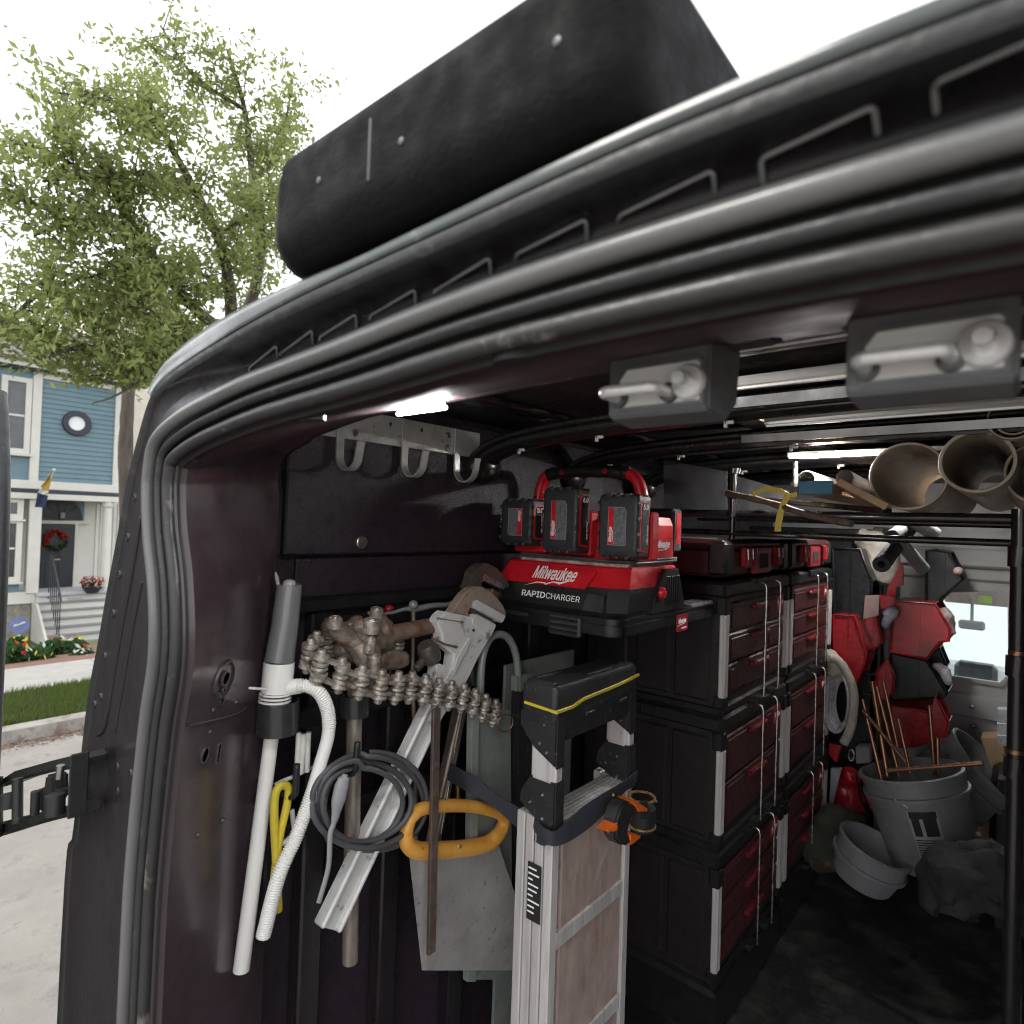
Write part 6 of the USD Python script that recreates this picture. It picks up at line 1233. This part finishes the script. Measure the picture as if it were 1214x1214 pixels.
plant(24, 780, -11.0, .20, 'low green plant under the blue yard sign', (('flowery', 5),), 23); plant(6, 776, -11.0, .24, 'low plant at the left end of the bed', (('flowers', 7),), 24); plant(97, 779, -10.9, .16, 'small pale plant at the right end of the bed', (('flowerw', 14),), 25)
plant(20, 761, -13.5, .12, 'small yellow flowering plant right beside the sign stake', (('flowery', 12),), 26)
# neighbours
gh = thing('grey_house', 'pale grey gabled house at the left edge, behind the tree branches', 'house', (-21, 1.4, -3.3))
MB().prism([(-3.5, -3.3), (3.35, -3.3), (3.35, 4.2), (1.3, 6.9), (-3.5, 4.5)], (-20.5, 0, 0), (0, 1, 0), EZv, -5, .02).build('wall', K['greys'], gh)
MB().bar((-20.3, .6, 7.55), (-20.3, 3.75, 3.55), .5, .16, up=(0, .7, .7)).build('rake_board', K['trimw'], gh); MB().bar((-22.5, .6, 7.7), (-22.5, 3.85, 3.6), 4.5, .08, up=(0, .7, .7)).build('roof', K['shing'], gh)
ch_ = thing('cream_house', 'tall cream gabled house with pinkish roof seen through the branches', 'house', (-28, 9, -3.3))
MB().prism([(6.3, -3.3), (12.6, -3.3), (12.6, 5.0), (8.0, 9.0), (6.3, 4.2)], (-26, 0, 0), (0, 1, 0), EZv, -7, .02).build('wall', K['creamw'], ch_)
MB().bar((-25.9, 7.95, 9.2), (-25.9, 9.35, 5.0), .2, .28, up=(0, .9, .4)).build('rake_board', K['trimw'], ch_); MB().bar((-25.9, 8.0, 9.2), (-25.9, 6.2, 4.1), .2, .2, up=(0, .9, -.4)).build('rake_board', K['trimw'], ch_)
MB().add([(-25.7, 8.1, 9.1), (-25.7, 13.4, 5.0), (-33, 13.4, 5.0), (-33, 8.1, 9.1)], [[0, 1, 2, 3]]).build('roof', K['pinkroof'], ch_); MB().add([(-25.98, 9.3, 5.1), (-25.98, 12.5, 5.1), (-25.98, 8.2, 8.8)], [[0, 1, 2]]).build('gable_face', K['pinkroof'], ch_)
for y in (10.0, 11.4): w_ = MB().box((-26.02, y, 1.0), (-25.95, y + .8, 2.6), .02).build('window', K['trimw'], ch_); MB().box((-25.96, y + .1, 1.1), (-25.93, y + .7, 2.5), 0).build('pane', K['winglass'], w_)

# ---------------------------------------------------------------- trees
def limbtube(M_, pts, r0, r1, n=14, sides=8):
    s = spline(pts, n); M_.tube(s, np.linspace(r0, r1, n), sides); return s
t1 = thing('street_tree', 'leafy street tree across the road with branches reaching over the blue house', 'tree', (-8.0, 3.7, -2.0))
XT = -8.0; base = A_([-7.75, 3.75, -2.05]); fork = P(275, 400, X=-7.8)
q = np.random.default_rng(11); MB().tube(spline([base, base + [.03, -.02, 1.6], fork + [0, .1, -.6], fork], 20), np.linspace(.19, .11, 20), 12).build('trunk', K['bark'], t1, True)
limbs = [([fork, P(230, 365, X=-7.7), P(192, 318, X=-7.6), P(165, 278, X=-7.5), P(140, 236, X=-7.4), P(118, 190, X=-7.3)], .075, .018),
         ([fork + [0, 0, -.35], P(215, 400, X=-7.9), P(168, 372, X=-8.1), P(120, 338, X=-8.2), P(70, 325, X=-8.2), P(30, 345, X=-8.2)], .055, .012),
         ([fork + [0, 0, -.55], P(205, 425, X=-7.6), P(150, 414, X=-7.5), P(95, 412, X=-7.4), P(40, 428, X=-7.4)], .045, .010),
         ([fork, P(272, 340, X=-7.6), P(258, 280, X=-7.5), P(228, 220, X=-7.4), P(190, 150, X=-7.3), P(165, 90, X=-7.3)], .085, .02),
         ([fork, P(300, 350, X=-7.9), P(310, 280, X=-8.0), P(300, 215, X=-8.0), P(290, 130, X=-8.0), P(270, 60, X=-8.0)], .085, .02),
         ([P(165, 278, X=-7.5), P(128, 262, X=-7.5), P(85, 262, X=-7.6), P(40, 280, X=-7.7)], .03, .009),
         ([P(228, 220, X=-7.4), P(170, 205, X=-7.3), P(110, 210, X=-7.2), P(50, 215, X=-7.2)], .035, .01),
         ([P(192, 318, X=-7.6), P(150, 318, X=-7.5), P(100, 330, X=-7.4)], .028, .009),
         ([P(205, 425, X=-7.6), P(170, 450, X=-7.4), P(135, 470, X=-7.3), P(110, 478, X=-7.2)], .022, .006),
         ([P(300, 215, X=-8.0), P(330, 180, X=-8.2), P(345, 110, X=-8.3)], .035, .012), ([P(258, 280, X=-7.5), P(300, 250, X=-7.3), P(330, 225, X=-7.2)], .03, .01),
         ([P(190, 150, X=-7.3), P(130, 120, X=-7.2), P(70, 110, X=-7.1)], .03, .01), ([P(290, 130, X=-8.0), P(230, 90, X=-8.1), P(190, 30, X=-8.1)], .03, .01), ([P(95, 328, X=-8.2), P(45, 350, X=-8.0), P(5, 385, X=-7.8), P(-30, 410, X=-7.7)], .03, .01), ([P(110, 412, X=-7.5), P(60, 396, X=-7.4), P(10, 392, X=-7.3)], .025, .008), ([P(85, 262, X=-7.6), P(35, 240, X=-7.6), P(0, 232, X=-7.6)], .025, .008), ([P(110, 210, X=-7.2), P(55, 178, X=-7.2), P(10, 165, X=-7.2)], .025, .008), ([P(215, 400, X=-7.9), P(180, 430, X=-7.7), P(150, 440, X=-7.6), P(105, 446, X=-7.5)], .025, .008), ([P(250, 330, X=-7.7), P(215, 320, X=-7.4), P(180, 345, X=-7.3), P(150, 380, X=-7.2)], .025, .008)]
LP = []; tw = MB()
for pts, r0, r1 in limbs:
    MB().tube(spline(pts, 24), np.linspace(r0, r1, 24), 8).build('limb', K['bark'], t1, True)
    s = spline(pts, 24); L = np.linalg.norm(np.diff(s, axis=0), axis=1).sum(); nt = int(L * 19)
    for j in range(nt):
        f = q.uniform(.22, 1.0); p0 = s[int(f * 23)]; d = q.normal(size=3) * [1.0, .8, .55]; d[2] -= .05; d /= np.linalg.norm(d); ln_ = q.uniform(.25, .85)
        p1 = p0 + d * ln_ * .5 + [0, 0, .04]; p2 = p0 + d * ln_ + [0, 0, -.10 * ln_]
        if p2[2] < 1.3: continue
        tw.tube([p0, p1, p2], [.008, .005, .003], 4, cap=False)
        k = int(54 * ln_ / .5); tt = q.uniform(.15, 1.1, k)[:, None]; c = p0 * (1 - tt) + p2 * tt + q.normal(0, .075, (k, 3)); LP.append(c)
LP = np.vstack(LP); LP = LP[(LP[:, 2] > 1.30) | ((LP[:, 2] > .95) & (LP[:, 1] > 2.6))]
def topx(p): r = p @ RIGHT; d = p @ DOWN; f = p @ FWD; return C0 + F0 * r / f, C0 + F0 * d / f
tw.build('twigs', K['bark'], t1, False, kind='stuff')
M_ = MB(); leafquads(M_, LP, .042, q); M_.build('crown', K['leaf'], t1, kind='stuff')
t2 = thing('tree', 'dark tree trunk standing just right of the blue house', 'tree', P(150, 560, X=-15))
b2 = P(152, 640, X=-15); MB().tube(spline([A_([b2[0], b2[1], -2.9]), b2, P(149, 540, X=-15), P(152, 470, X=-15), P(160, 400, X=-15)], 24), np.linspace(.20, .10, 24), 10).noise(.02, 5, 2).build('trunk', K['bark'], t2, True)
M_ = MB(); c = P(200, 430, X=-15)
for j in range(26): leaves(M_, c + abs(q.normal(0, 1, 3)) * [-1.2, 1.6, 1.0], .5, 110, .07, (1, 1, .7), 0, 100 + j)
M_.build('crown', K['leaf'], t2, kind='stuff')
